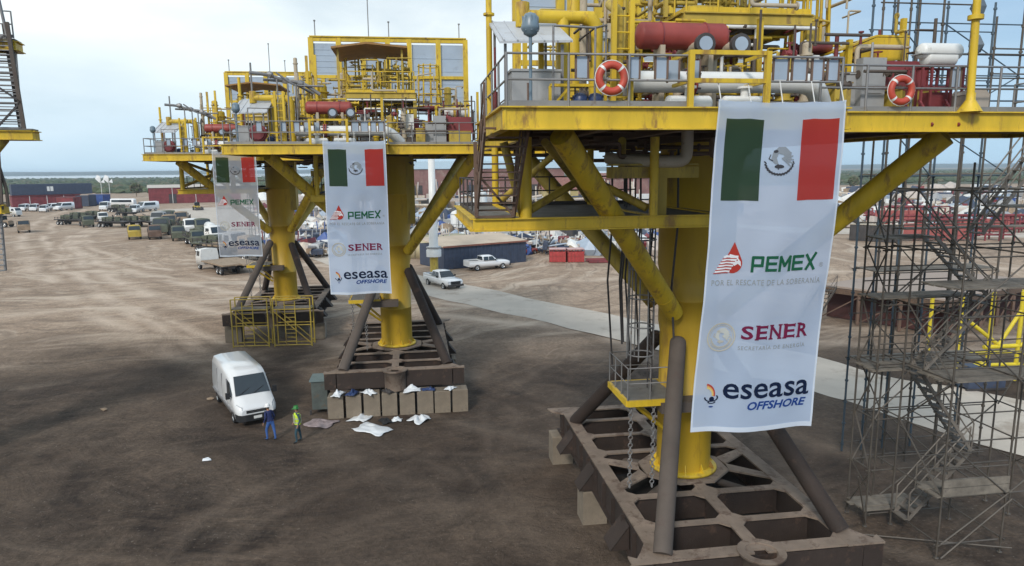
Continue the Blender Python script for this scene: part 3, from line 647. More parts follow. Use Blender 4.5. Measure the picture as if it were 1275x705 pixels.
    b = MB(); b.bend([(-4.79,-7.3,14.1),(-4.79,-7.3,16.1),(-4.79,-6.6,16.4)],.11); b.build('bent_pipe', YELD, R_)
    # shelter with sloping roof
    b = MB(); b.slab([(-7.25,-6.5,15.55),(-5.6,-6.5,15.6),(-5.6,-4.3,16.45),(-7.25,-4.3,16.4)],(0,0,.05))
    for i in range(6): b.beam((-7.15+i*.3,-6.52,15.62),(-7.15+i*.3,-4.28,16.47),.03,.03)
    b.build('shelter_roof', mat('grey_sheet_roof',(.48,.50,.53),.45,.1,var=.1,dirt=(.3,.27,.25)), R_)
    for x in (-7.1,-5.8):
        for y in (-6.3,-4.3): b = MB(); b.beam((x,y,14.06),(x,y,15.58 if y < -5 else 16.38),.06,.06); b.build('shelter_post', GRY, R_)
    b = MB(); b.box(-7.0,-5.9,-6.6,-5.7,14.1,14.95); b.box(-7.03,-5.87,-6.63,-5.67,14.95,15.0); b.box(-6.46,-6.44,-6.61,-6.6,14.15,14.9); b.build('battery_cabinet', GBX, R_)
    b = MB(); b.tube((-6.75,-7.6,14.06),(-6.75,-7.6,15.55),.035,8); b.lathe([(.05,15.5),(.14,15.55),(.15,15.6),(.19,15.64),(.19,15.7),(.16,15.85),(.11,15.95),(.02,15.98)],(-6.75,-7.6,0),n=14)
    for i in range(8): a = i*pi/4; b.box(-6.75+.16*cos(a)-.012,-6.75+.16*cos(a)+.012,-7.6+.16*sin(a)-.012,-7.6+.16*sin(a)+.012,15.6,15.9)
    b.build('navigation_lantern', mat('lantern_blue_grey',(.16,.22,.27),.35), R_)
    b = MB()
    for x in (-6.25,-5.35): b.tube((x,-7.5,14.06),(x,-7.5,15.75),.025,6)
    b.bend([(-6.25,-7.5,15.75),(-5.35,-7.5,15.72),(-4.95,-6.9,15.9)],.025); b.tube((-4.95,-6.9,15.9),(-4.95,-6.9,14.1),.025,6); b.build('pipe_frame', GRY, R_)
    b = MB(); b.beam((-6.2,-6.9,14.62),(-4.9,-6.9,14.62),.12,.06)
    for x in (-6.2,-5.8,-4.95): b.beam((x,-6.9,14.06),(x,-6.9,14.6),.06,.06)
    b.beam((-6.2,-6.9,14.1),(-5.8,-6.9,14.55),.05,.05); b.build('skid_frame', YEL, R_)
    for x in (-5.45,-5.1):
        b = MB(); b.lathe([(.02,14.06),(.17,14.08),(.17,14.4),(.12,14.47),(.02,14.5)],(x,-6.6,0),n=14); b.build('small_drum', NVY, R_)
    b = MB(); b.tube((-7.25,-4.4,14.0),(-7.25,-4.4,19.4 if first else 17.5),.075,10); flange(b,(-7.25,-4.4,16.6),(0,0,1),.14,.05); b.m = 1; b.tube((-7.12,-4.5,14.1),(-7.12,-4.5,15.8),.03,6)
    b.build('corner_mast', [YEL, MAR], R_)
    b = MB(); b.box(-7.2,-6.95,-3.9,-3.2,14.1,14.8); b.build('fire_hose_cabinet', RED, R_)
    # central equipment between the decks
    E_ = [((-1.4,-3.6,14.1),(-.9,-3.2,15.9),GBX,'control_cabinet'),((-.85,-3.6,14.1),(-.2,-3.1,15.3),BEI,'instrument_box'),((2.0,-4.9,14.1),(2.9,-4.1,15.2),GBX,'control_cabinet'),((1.5,-5.4,14.1),(1.95,-4.9,14.9),YELD,'pump_box'),((3.2,-5.6,14.1),(4.3,-4.6,14.75),YELD,'pump_box'),((-3.9,-2.5,14.1),(-3.0,-1.6,16.4),LPN,'instrument_box')]
    for a, c, m, nm in E_:
        b = MB(); b.box(a[0],c[0],a[1],c[1],a[2],c[2]); b.box(a[0]-.03,c[0]+.03,a[1]-.03,c[1]+.03,c[2],c[2]+.04); b.box((a[0]+c[0])/2-.01,(a[0]+c[0])/2+.01,a[1]-.012,a[1]-.002,a[2]+.1,c[2]-.1)
        b.box(a[0]+.05,a[0]+.12,a[1]-.03,a[1]-.002,a[2]+(c[2]-a[2])*.5,a[2]+(c[2]-a[2])*.55); b.build(nm, m, R_)
    for x, y, r_, zt, m in ((-2.1,-5.0,.16,15.35,YEL),(-.5,-5.6,.13,15.1,YEL),(.2,-5.2,.18,15.5,YELD),(.9,-5.0,.12,15.9,BEI),(-3.4,-3.0,.3,17.2,YEL),(-4.3,-1,.22,18.2,YEL),(3.4,-1,.2,17.4,YELD),(-2.6,.5,.25,18.3,BEI),(4.2,2,.3,16.8,YELD),(-4.6,-3.4,.1,18.6,BEI)):
        b = MB(); b.vessel((x,y,14.1),(x,y,zt),r_,14,.6); flange(b,(x,y,zt-.25),(0,0,1),r_*1.35,.05); flange(b,(x,y,14.5),(0,0,1),r_*1.35,.05); valve(b,(x+r_+.15,y,14.9),.8); b.build('vertical_vessel', m, R_)
    b = MB(); rand_pipework(b, rng, -4.4,1.2,-5.3,-1.5,14.2,16.4, 70, (.025,.06))
    for i in range(14): valve(b, (rng.uniform(-4.3,1.2), rng.uniform(-5.4,-4), rng.uniform(14.5,15.5)), .85)
    tag(b.build('yellow_pipework', YEL, R_), None, None, kind='stuff')
    b = MB(); rand_pipework(b, rng, -4.4,4.2,-5.0,4.5,14.2,17.8, 90, (.025,.07))
    tag(b.build('beige_pipework', BEI, R_), None, None, kind='stuff')
    b = MB(); rand_pipework(b, rng, -2.4,4.4,-4.4,3.5,14.2,16.6, 55, (.03,.06))
    for i in range(10): valve(b, (rng.uniform(-3,3.5), rng.uniform(-5,-2), rng.uniform(14.4,16)), .9)
    tag(b.build('red_pipework', MAR, R_), None, None, kind='stuff')
    b = MB(); rand_pipework(b, rng, -5.6,-3.4,-5,4.5,15.0,17.6, 26, (.03,.06)); rand_pipework(b, rng, 2.6,4.6,-4.4,4,14.2,16.9, 26, (.03,.06)); tag(b.build('tall_pipework', YELD, R_), None, None, kind='stuff')
    b = MB(); rand_pipework(b, rng, -5.6,4.6,-5.6,-3.0,14.2,16.6, 60, (.02,.05))
    for i in range(26): valve(b, (rng.uniform(-5.6,4.2), rng.uniform(-6.2,-4), rng.uniform(14.3,15.2)), rng.uniform(.5,.9))
    tag(b.build('grey_pipework', PRIM, R_), None, None, kind='stuff')
    b = MB(); rand_pipework(b, rng, -3.0,1.6,-3.0,1.0,16.9,19.0, 26, (.03,.07)); tag(b.build('upper_pipework', YELD, R_), None, None, kind='stuff')
    for i in range(12):
        b = MB(); x, y, z_ = rng.uniform(-4.4,4.2), rng.uniform(-5.4,-2.5), 14.1; hx, hz_ = rng.uniform(.15,.4), rng.uniform(.4,1.6); b.box(x-hx,x+hx,y-.15,y+.15,z_,z_+hz_); b.box(x-hx*.7,x+hx*.7,y-.17,y-.152,z_+hz_*.4,z_+hz_*.85); b.tube((x,y,z_+hz_),(x,y,z_+hz_+.4),.03,6); b.build('instrument_box', (GBX,BEI,YELD,MAR,WHT,PRIM)[i%6], R_)
    for x, y, zt in ((-5.9,-4.2,16.2),(-3.9,-4.4,18.6),(-3.6,-3.4,18.8),(-.2,-4.6,16.6),(2.6,-4.2,16.2),(3.6,-3.8,16.2),(-5.8,-1,17),(4.9,-3.2,17),(4.9,3,17)):
        b = MB(); b.beam((x,y,14.06),(x,y,zt),.13,.13); b.build('support_column', YEL, R_)
    # maroon cabinet and white drum at the right
    b = MB(); b.box(3.15,4.45,-4.9,-4.1,14.75,15.55); b.box(3.12,3.16,-4.93,-4.9,14.1,15.6); b.box(4.44,4.48,-4.93,-4.9,14.1,15.6); b.build('maroon_cabinet', MAR, R_)
    if first != 1:
        b = MB(); b.vessel((3.1,-3.2,15.9),(4.3,-3.2,15.9),.27,16,.3); b.build('white_drum', WHT, R_)
        b = MB()   # slender masts with davit arms over the left wing
        for i, x in enumerate((-4.9,-4.4,-4.0)): q = MB(); q.tube((x-.3,-5.55,14.06),(x-.3,-5.55,17.3-.12*i),.04,6); q.build('boom_post', GRY, R_)
        b.bend([(-6.4,-5.9,17.55),(-5.6,-5.6,17.5),(-4.9,-5.4,17.25),(-4.0,-5.3,17.15),(-3.2,-5.2,16.6)],.09,.3); b.bend([(-5.9,-5.3,17.3),(-4.6,-5.0,17.25),(-3.6,-4.6,16.7)],.07,.3); b.bend([(-5.2,-5.7,17.6),(-4.4,-5.5,17.0),(-3.0,-5.3,17.0)],.05,.3)
        for q_ in ((-5.5,-5.6,17.5),(-4.8,-5.4,17.25),(-4.1,-5.3,17.1)): b.blob(q_,.2,jit=.2)
        b.build('vent_boom', GRY, R_)
        b = MB(); b.tube((-6.9,-3.2,14.06),(-6.9,-3.2,18.4),.05,6); b.build('whip_mast', GRY, R_)
        b = MB(); b.torus((-5.9,-7.2,14.6),.34,.09,'y',16,6); b.tube((-5.9,-7.35,14.6),(-5.9,-6.9,14.6),.3,12); b.build('hose_reel', MAR, R_)
    else:
        b = MB(); b.slab([(2.55,-3.9,15.95),(3.6,-3.9,16.35),(4.6,-3.9,16.35),(4.6,-2.4,16.35),(3.6,-2.4,16.35),(2.55,-2.4,15.95)][::-1],(0,0,.05)); b.slab([(2.55,-3.9,15.9),(3.6,-3.9,16.33),(4.6,-3.9,16.33),(4.6,-3.9,15.75),(2.55,-3.9,15.6)],(0,.05,0)); b.build('hood', YEL, R_)
        b = MB(); b.tube((3.9,-7.1,14.07),(3.75,-7.1,19.0),.085,10); flange(b,(3.83,-7.1,16.2),(0,0,1),.17,.1); b.lathe([(.28,14.06),(.1,14.35),(.1,14.5)],(3.9,-7.1,0),n=12); b.build('right_mast', YEL, R_)
        b = MB(); b.tube((4.55,-6.4,14.06),(4.45,-6.4,18.4),.04,6)
        for zz in (15.7,16.6,17.2): b.blob((4.5,-6.4,zz),.22,sq=(.8,.8,1.1))
        b.build('wind_sensor_mast', mat('sensor_grey_blue',(.12,.15,.18),.5), R_)
    return R_
P1c = (6.05,23.32,0); P2c = (-7.1,41.36,0); P3c = (-18.9,56.9,0)
PL1 = platform(P1c, 'nearest tall yellow platform, with the red lifebuoys, white raft pod and scaffolding beside it', 1)
PL2 = platform(P2c, 'middle yellow platform, standing on a row of concrete blocks behind the white van', 0, -4.0)
PL3 = platform(P3c, 'farthest yellow platform, with small yellow access scaffolds at its foot', 0, -6.4)
def loc2w(P, p): return Matrix.Rotation(radians(8),3,'Z') @ Vector(p) + Vector(P)
def L2(P, b, name, mats, parent=None): o = b.build(name, mats, parent); o.location = P; o.rotation_euler.z = radians(8); return o
# ================================================================ BANNERS
def text_mesh(s, bold=0.0, shear=0.0, spacing=1.0):
    c = bpy.data.curves.new('t','FONT'); c.body = s; c.offset = bold; c.shear = shear; c.space_character = spacing; c.resolution_u = 3
    o = bpy.data.objects.new('t', c); COL.objects.link(o); dg = bpy.context.evaluated_depsgraph_get()
    me = bpy.data.meshes.new_from_object(o.evaluated_get(dg)); V = [(v.co.x,v.co.y) for v in me.vertices]; Fc = [tuple(p.vertices) for p in me.polygons]
    bpy.data.objects.remove(o); bpy.data.curves.remove(c); bpy.data.meshes.remove(me); return V, Fc
def cloth(name, col, tr=.12, tl=.45, rough=.6):
    if name in MATS: return MATS[name]
    m = bpy.data.materials.new(name); m.use_nodes = True; t = m.node_tree; n = t.nodes; l = t.links; n.remove(n['Principled BSDF'])
    d = n.new('ShaderNodeBsdfDiffuse'); a = n.new('ShaderNodeBsdfTranslucent'); p = n.new('ShaderNodeBsdfTransparent')
    d.inputs[0].default_value = (*col,1); a.inputs[0].default_value = (*col,1)
    m1 = n.new('ShaderNodeMixShader'); m1.inputs[0].default_value = tl; l.new(d.outputs[0],m1.inputs[1]); l.new(a.outputs[0],m1.inputs[2])
    m2 = n.new('ShaderNodeMixShader'); m2.inputs[0].default_value = tr; l.new(m1.outputs[0],m2.inputs[1]); l.new(p.outputs[0],m2.inputs[2]); l.new(m2.outputs[0], n['Material Output'].inputs[0])
    MATS[name] = m; return m
BWN = cloth('banner_cloth',(.60,.72,.93),.15,.42); BW3 = cloth('thin_banner_cloth',(.60,.64,.72),.45,.4)
FG = cloth('flag_green',(.03,.07,.028),.18); FR_ = cloth('flag_red',(.55,.05,.04),.14)
IG = cloth('ink_green',(.02,.11,.06),0,.1); IR = cloth('ink_red',(.42,.05,.04),0,.1); IM = cloth('ink_maroon',(.17,.02,.06),0,.1)
IN = cloth('ink_navy',(.012,.02,.05),0,.1); IB = cloth('ink_blue',(.02,.06,.24),0,.1); IGY = cloth('ink_grey',(.30,.33,.36),0,.1); IGO = cloth('ink_gold',(.48,.46,.40),0,.1); IDK = cloth('ink_dark',(.06,.06,.07),0,.1)
IOR = cloth('ink_orange',(.65,.32,.12),0,.1); IYE = cloth('ink_yellow',(.65,.55,.2),0,.1)
def banner(P, label, sway=0, W_=2.9, Hh=7.3, ph=0, BW=None):
    BW = BW or BWN
    R_ = thing('hanging_banner', label, 'banner', P, radians(8), 'sponsor banners hung from the platform decks')
    def f(s, t, off=0.0):
        x = -2.86 + s*W_ + sway*t + .03*sin(t*5+ph)*t; z = 14.22 - t*Hh - (.05*sin(s*pi)+.022*abs(sin(s*4*pi)))*(1-t)**3 + .03*sin(s*9+ph)*t*.5 - .02*t*s
        y = -8.18 + .05*sin(s*6.5+ph+t*2) *(.3+t) + .04*sin(t*9+ph+s*2) + .018*sin(s*17+t*5+ph)*(.4+.6*t) + .022*mn.noise(Vector((s*5,t*11,ph))) + .05*max(0,.12-t)*sin(s*25) - off
        if t < .02: y += .02
        return (x, y, z)
    b = MB(); nu, nv = 48, 90
    b.add([f(i/nu, j/nv) for j in range(nv+1) for i in range(nu+1)], [(j*(nu+1)+i, j*(nu+1)+i+1, (j+1)*(nu+1)+i+1, (j+1)*(nu+1)+i) for j in range(nv) for i in range(nu)], True)
    b.build('cloth', BW, R_)
    b = MB()
    for s0, s1 in ((0,.014),(.986,1)):                    # sewn hems
        for j in range(nv): b.add([f(s0,j/nv,.006),f(s1,j/nv,.006),f(s1,(j+1)/nv,.006),f(s0,(j+1)/nv,.006)],[(0,1,2,3)])
    for t0, t1 in ((.985,1),):
        for j in range(nu): b.add([f(j/nu,t0,.006),f((j+1)/nu,t0,.006),f((j+1)/nu,t1,.006),f(j/nu,t1,.006)],[(0,1,2,3)])
    b.build('hem', cloth('hem_cloth',(.74,.80,.88),.05,.3), R_)
    b = MB()
    for s in (.02,.25,.5,.75,.98): b.tube(f(s,.004,.0),(-2.86+s*W_,-7.95,14.62),.012,5)
    b.build('tie_rope', WHT, R_)
    def patch(name, m, s0, s1, t0, t1, nu=14, nv=24):
        b = MB(); b.add([f(s0+(s1-s0)*i/nu, t0+(t1-t0)*j/nv, .008) for j in range(nv+1) for i in range(nu+1)], [(j*(nu+1)+i, j*(nu+1)+i+1, (j+1)*(nu+1)+i+1, (j+1)*(nu+1)+i) for j in range(nv) for i in range(nu)], True); return b.build(name, m, R_)
    patch('green_stripe', FG, .075,.365,.05,.288); patch('red_stripe', FR_, .66,.955,.05,.288)
    asp = W_/Hh
    def mapV(b, V, Fc, s0, s1, t0, t1, off=.014):
        xs_ = [p[0] for p in V]; ys_ = [p[1] for p in V]; x0, x1, y0, y1 = min(xs_), max(xs_), min(ys_), max(ys_)
        b.add([f(s0+(x-x0)/(x1-x0)*(s1-s0), t1-(y-y0)/(y1-y0)*(t1-t0), off) for x, y in V], Fc)
    def txt(name, s, m, s0, s1, t0, t1, bold=0, shear=0, sp=1):
        b = MB(); V, Fc = text_mesh(s, bold, shear, sp); mapV(b, V, Fc, s0, s1, t0, t1); return b.build(name, m, R_)
    def poly(b, pts, off=.014): b.add([f(s,t,off) for s,t in pts], [tuple(range(len(pts)))])
    def ell(b, s, t, rx, ry=None, n=24, off=.014, rot=0):
        ry = ry or rx; P = []
        for i in range(n): a = 2*pi*i/n; x = rx*cos(a); y = ry*sin(a); P.append((s+(x*cos(rot)-y*sin(rot)), t+(x*sin(rot)+y*cos(rot))*asp))
        poly(b, P, off)
    def arc(b, s, t, r, wd, a0, a1, n=20, off=.014, ry=1):
        for i in range(n):
            a, c = a0+(a1-a0)*i/n, a0+(a1-a0)*(i+1)/n; wl = wd if not callable(wd) else wd(i/n)
            poly(b, [(s+(r-wl)*cos(a), t+(r-wl)*sin(a)*asp*ry),(s+(r+wl)*cos(a), t+(r+wl)*sin(a)*asp*ry),(s+(r+wl)*cos(c), t+(r+wl)*sin(c)*asp*ry),(s+(r-wl)*cos(c), t+(r-wl)*sin(c)*asp*ry)], off)
    def stroke(b, pts, wd, off=.014):                     # polyline in (s, t*asp-less) square units around s
        for (x0,y0),(x1,y1) in zip(pts, pts[1:]):
            dx, dy = x1-x0, (y1-y0)/asp; L_ = sqrt(dx*dx+dy*dy) or 1; nx_, ny_ = -dy/L_*wd/2, dx/L_*wd/2*asp; ex, ey = dx/L_*wd*.35, dy/L_*wd*.35*asp
            poly(b, [(x0-ex+nx_,y0-ey+ny_),(x1+ex+nx_,y1+ey+ny_),(x1+ex-nx_,y1+ey-ny_),(x0-ex-nx_,y0-ey-ny_)], off)
    def seal(s, t, r, mA, mB, name):                      # national seal : eagle in profile over a wreath
        b = MB(); b.m = 0
        arc(b, s, t, r*.93, r*.05, .25, pi-.25, 16)
        for i in range(15): a = .15+(pi-.3)*i/14; ell(b, s+r*.93*cos(a), t+r*.93*sin(a)*asp, r*.13, r*.05, 8, .016, a+.9)
        b.m = 1
        poly(b, [(s-.55*r,t-.05*r*asp),(s-.45*r,t-.5*r*asp),(s-.1*r,t-.82*r*asp),(s+.35*r,t-.85*r*asp),(s+.72*r,t-.5*r*asp),(s+.78*r,t-.05*r*asp),(s+.55*r,t+.35*r*asp),(s+.5*r,t-.05*r*asp),(s+.2*r,t-.35*r*asp),(s-.1*r,t-.4*r*asp),(s-.2*r,t-.1*r*asp),(s-.05*r,t+.3*r*asp),(s-.3*r,t+.25*r*asp)])
        for i in range(5): a = -.7+i*.32; stroke(b, [(s+.15*r,t-.1*r*asp),(s+(.15+.75*cos(a))*r,t+(.0+.75*sin(a))*r*asp)], r*.07, .018)
        b.m = 0
        ell(b, s-.28*r, t-.55*r*asp, r*.16, r*.1, 10, .02); stroke(b, [(s-.45*r,t+.05*r*asp),(s-.7*r,t-.1*r*asp),(s-.6*r,t-.35*r*asp)], r*.06)
        ell(b, s, t+.42*r*asp, r*.32, r*.12, 12); stroke(b, [(s-.1*r,t+.3*r*asp),(s-.05*r,t+.6*r*asp)], r*.08)
        return b.build(name, [mA, mB], R_)
    seal(.505, .168, .115, IDK, cloth('ink_seal_grey',(.26,.29,.33),0,.1), 'flag_emblem')
    # droplet with a bird head and feather lines
    b = MB(); cs, ct = .205, .476; r = .072
    D = [(cs,ct-.165*asp)]+[(cs+r*1.0*sin(a)*(1 if a < pi else 1), ct-.0-r*cos(a)*asp) for a in [radians(q) for q in range(62,300,14)]]
    poly(b, D, .012); b.build('droplet_mark', IR, R_)
    b = MB(); b.m = 0
    for i in range(6):
        y = ct-.022+.0095*i*.9; x0 = .115-.012*i; stroke(b, [(x0+.02,y+.002),(.15,y-.001),(.235-.012*i,y+.001)], .017, .018)
    poly(b, [(.17,ct-.03),(.225,ct-.024),(.262,ct-.006),(.268,ct+.008),(.24,ct+.0),(.215,ct+.006),(.19,ct+.0)], .020)
    b.m = 1
    for i in range(6): y = ct-.017+.0095*i*.9; x0 = .105-.012*i; stroke(b, [(x0+.015,y+.002),(.15,y),(.225-.012*i,y+.001)], .007, .022)
    ell(b, .232, ct-.011, .006, .005, 8, .024); b.build('bird_mark', [cloth('ink_white',(.8,.82,.85),0,.2), IR], R_)
    # PEMEX drawn as square strokes
    b = MB(); t0, t1 = .452, .499; xs0, xs1 = .345, .885; cw = (xs1-xs0)/5; wd = .022
    def Lt(ch, x0, x1):
        X = lambda q: x0+(x1-x0)*q; Y = lambda q: t0+(t1-t0)*q
        if ch == 'P': stroke(b,[(X(.06),Y(1)),(X(.06),Y(.12))],wd); stroke(b,[(X(.06),Y(.1)),(X(.9),Y(.1)),(X(.9),Y(.62)),(X(.25),Y(.62))],wd)
        if ch == 'E': stroke(b,[(X(.95),Y(.1)),(X(.08),Y(.1)),(X(.08),Y(.92)),(X(.95),Y(.92))],wd); stroke(b,[(X(.2),Y(.5)),(X(.88),Y(.5))],wd)
        if ch == 'M': stroke(b,[(X(.04),Y(.97)),(X(.04),Y(.08)),(X(.5),Y(.66)),(X(.96),Y(.08)),(X(.96),Y(.97))],wd)
        if ch == 'X': stroke(b,[(X(.05),Y(.04)),(X(.85),Y(.96))],wd); stroke(b,[(X(.95),Y(-.06)),(X(.1),Y(.96))],wd)
    for i, ch in enumerate('PEMEX'): Lt(ch, xs0+cw*i+.008, xs0+cw*(i+1)-.014)
    b.build('green_lettering', IG, R_)
    txt('registered_mark', '®', IGY, .905,.94,.478,.492)
    txt('slogan_lettering', 'POR EL RESCATE DE LA SOBERANÍA', IGY, .05,.93,.520,.541, .004, 0, 1.15)
    seal(.175, .702, .085, IGO, cloth('ink_pale_gold',(.54,.55,.52),0,.1), 'ministry_seal')
    b = MB(); arc(b, .175, .702, .108, .006, 0, 2*pi, 28); arc(b, .175, .702, .092, .002, 0, 2*pi, 28); b.build('seal_ring', IGO, R_)
    # SENER in slab serifs
    b = MB(); t0, t1 = .667,.709; x = .325; cw = .117
    for i, ch in enumerate('SENER'):
        V, Fc = text_mesh(ch, .022); a = x+i*cw; c = a+cw-.016; mapV(b, V, Fc, a+.004, c-.004, t0, t1)
        if ch in 'ENR':
            sw = .034
            stems = {'E':((a+.012,(t0,t1)),),'N':((a+.014,(t0,t1)),(c-.014,(t0,t1))),'R':((a+.014,(t0,t1)),)}[ch]
            for sx_, ts in stems:
                for tt in ts: poly(b, [(sx_-sw/2,tt-.0022),(sx_+sw/2,tt-.0022),(sx_+sw/2,tt+.0022),(sx_-sw/2,tt+.0022)], .0165)
        if ch == 'E':
            for tt in (t0+.004,t1-.004): poly(b, [(c-.012,tt-.0055),(c-.003,tt-.0055),(c-.003,tt+.0055),(c-.012,tt+.0055)], .0165)
    b.build('maroon_lettering', IM, R_)
    txt('ministry_lettering', 'SECRETARÍA DE ENERGÍA', IGY, .315,.875,.727,.742, .004, 0, 1.2)
    txt('company_lettering', 'eseasa', IN, .232,.95,.848,.896, .012)
    txt('offshore_lettering', 'OFFSHORE', IB, .43,.935,.905,.931, .03, .25)
    b = MB()
    for i, rr in enumerate((.085,.072,.060)): b.m = i; arc(b, .085+.004*i, .884, rr, lambda q: .004+.004*(1-q), -1.35, .15, 12)
    b.m = 3; arc(b, .145, .893, .05, .006, -.6, 3.3, 18, ry=.6); arc(b, .15, .905, .028, .006, .1, 3.0, 10, ry=.6); ell(b, .15, .898, .02, .02)
    b.m = 4; ell(b, .148, .922, .018, .006); b.build('swirl_mark', [IR, IOR, IYE, IN, IB], R_)
    return R_
banner(P1c, 'large near banner swinging left on the nearest platform, its flag and logos big and sharp', -.33)
banner(P2c, 'middle banner hanging straight on the platform behind the white van', .04, ph=1.3)
banner(P3c, 'smallest, farthest banner hanging in front of the parked flatbed trucks', .0, ph=2.6, BW=BW3)
# ================================================================ THINGS ON THE NEAREST DECK
def lifebuoy(p, label):
    R_ = thing('lifebuoy', label, 'lifebuoy', loc2w(P1c, p), radians(8), 'orange lifebuoys on the near deck rail')
    b = MB(); b.torus((0,0,0),.262,.078,'y',32,10); b.build('ring', ORG, R_)
    for k in range(4):
        b = MB(); a = pi/4+k*pi/2; b.torus((0,0,0),.262,.081,'y',3,10,a-.09,a+.09); b.build('band', WHT, R_)
    b = MB(); b.torus((0,0,0),.352,.01,'y',24,5); b.build('grab_line', WHT, R_); return R_
lifebuoy((-5.15,-8.08,14.63), 'orange lifebuoy on the left rail, beside the tall yellow ladder posts')
lifebuoy((2.1,-7.08,14.55), 'orange lifebuoy on the right rail, beside the maroon raft stand')
R_ = thing('life_raft_canister', 'white life raft canister lying on a maroon stand at the right rail', 'life raft', P1c, radians(8))
b = MB(); b.vessel((3.25,-6.2,15.58),(4.15,-6.2,15.58),.2,18,.7); b.vessel((3.35,-6.2,15.42),(4.05,-6.2,15.42),.2,18,.5); b.build('canister', WHT, R_)
b = MB(); b.box(3.08,4.3,-6.4,-6.0,15.495,15.52); b.build('joint_seam', GBX, R_)
R_ = thing('raft_stand', 'maroon pipe stand carrying the white life raft canister', 'stand', P1c, radians(8))
b = MB()
for x in (3.1,3.35,3.9,4.2):
    for y in (-6.45,-5.95): b.beam((x,y,14.06),(x,y,15.2),.05,.05)
for zz in (15.2,14.7): b.beam((3.0,-6.45,zz),(4.3,-6.45,zz),.05,.05); b.beam((3.0,-5.95,zz),(4.3,-5.95,zz),.05,.05)
b.beam((3.0,-7.05,13.75),(3.1,-6.4,14.4),.05,.07); b.beam((3.7,-7.05,13.75),(3.8,-6.4,14.4),.05,.07); b.build('stand_frame', MAR, R_)
b = MB(); b.box(3.45,4.0,-6.3,-6.0,14.06,14.6); b.build('maroon_locker', MAR, R_)
R_ = thing('deck_box', 'small tan storage box with a rounded lid right of the raft stand', 'storage box', P1c, radians(8))
b = MB(); b.box(4.1,4.75,-6.7,-6.2,14.07,14.5); b.build('body', mat('tan_grp',(.38,.33,.28),.5), R_)
b = MB(); b.slab([(4.08,-6.7,14.5),(4.77,-6.7,14.5),(4.65,-6.7,14.62),(4.2,-6.7,14.62)],(0,.5,0)); b.build('lid', mat('tan_grp',(.38,.33,.28)), R_)
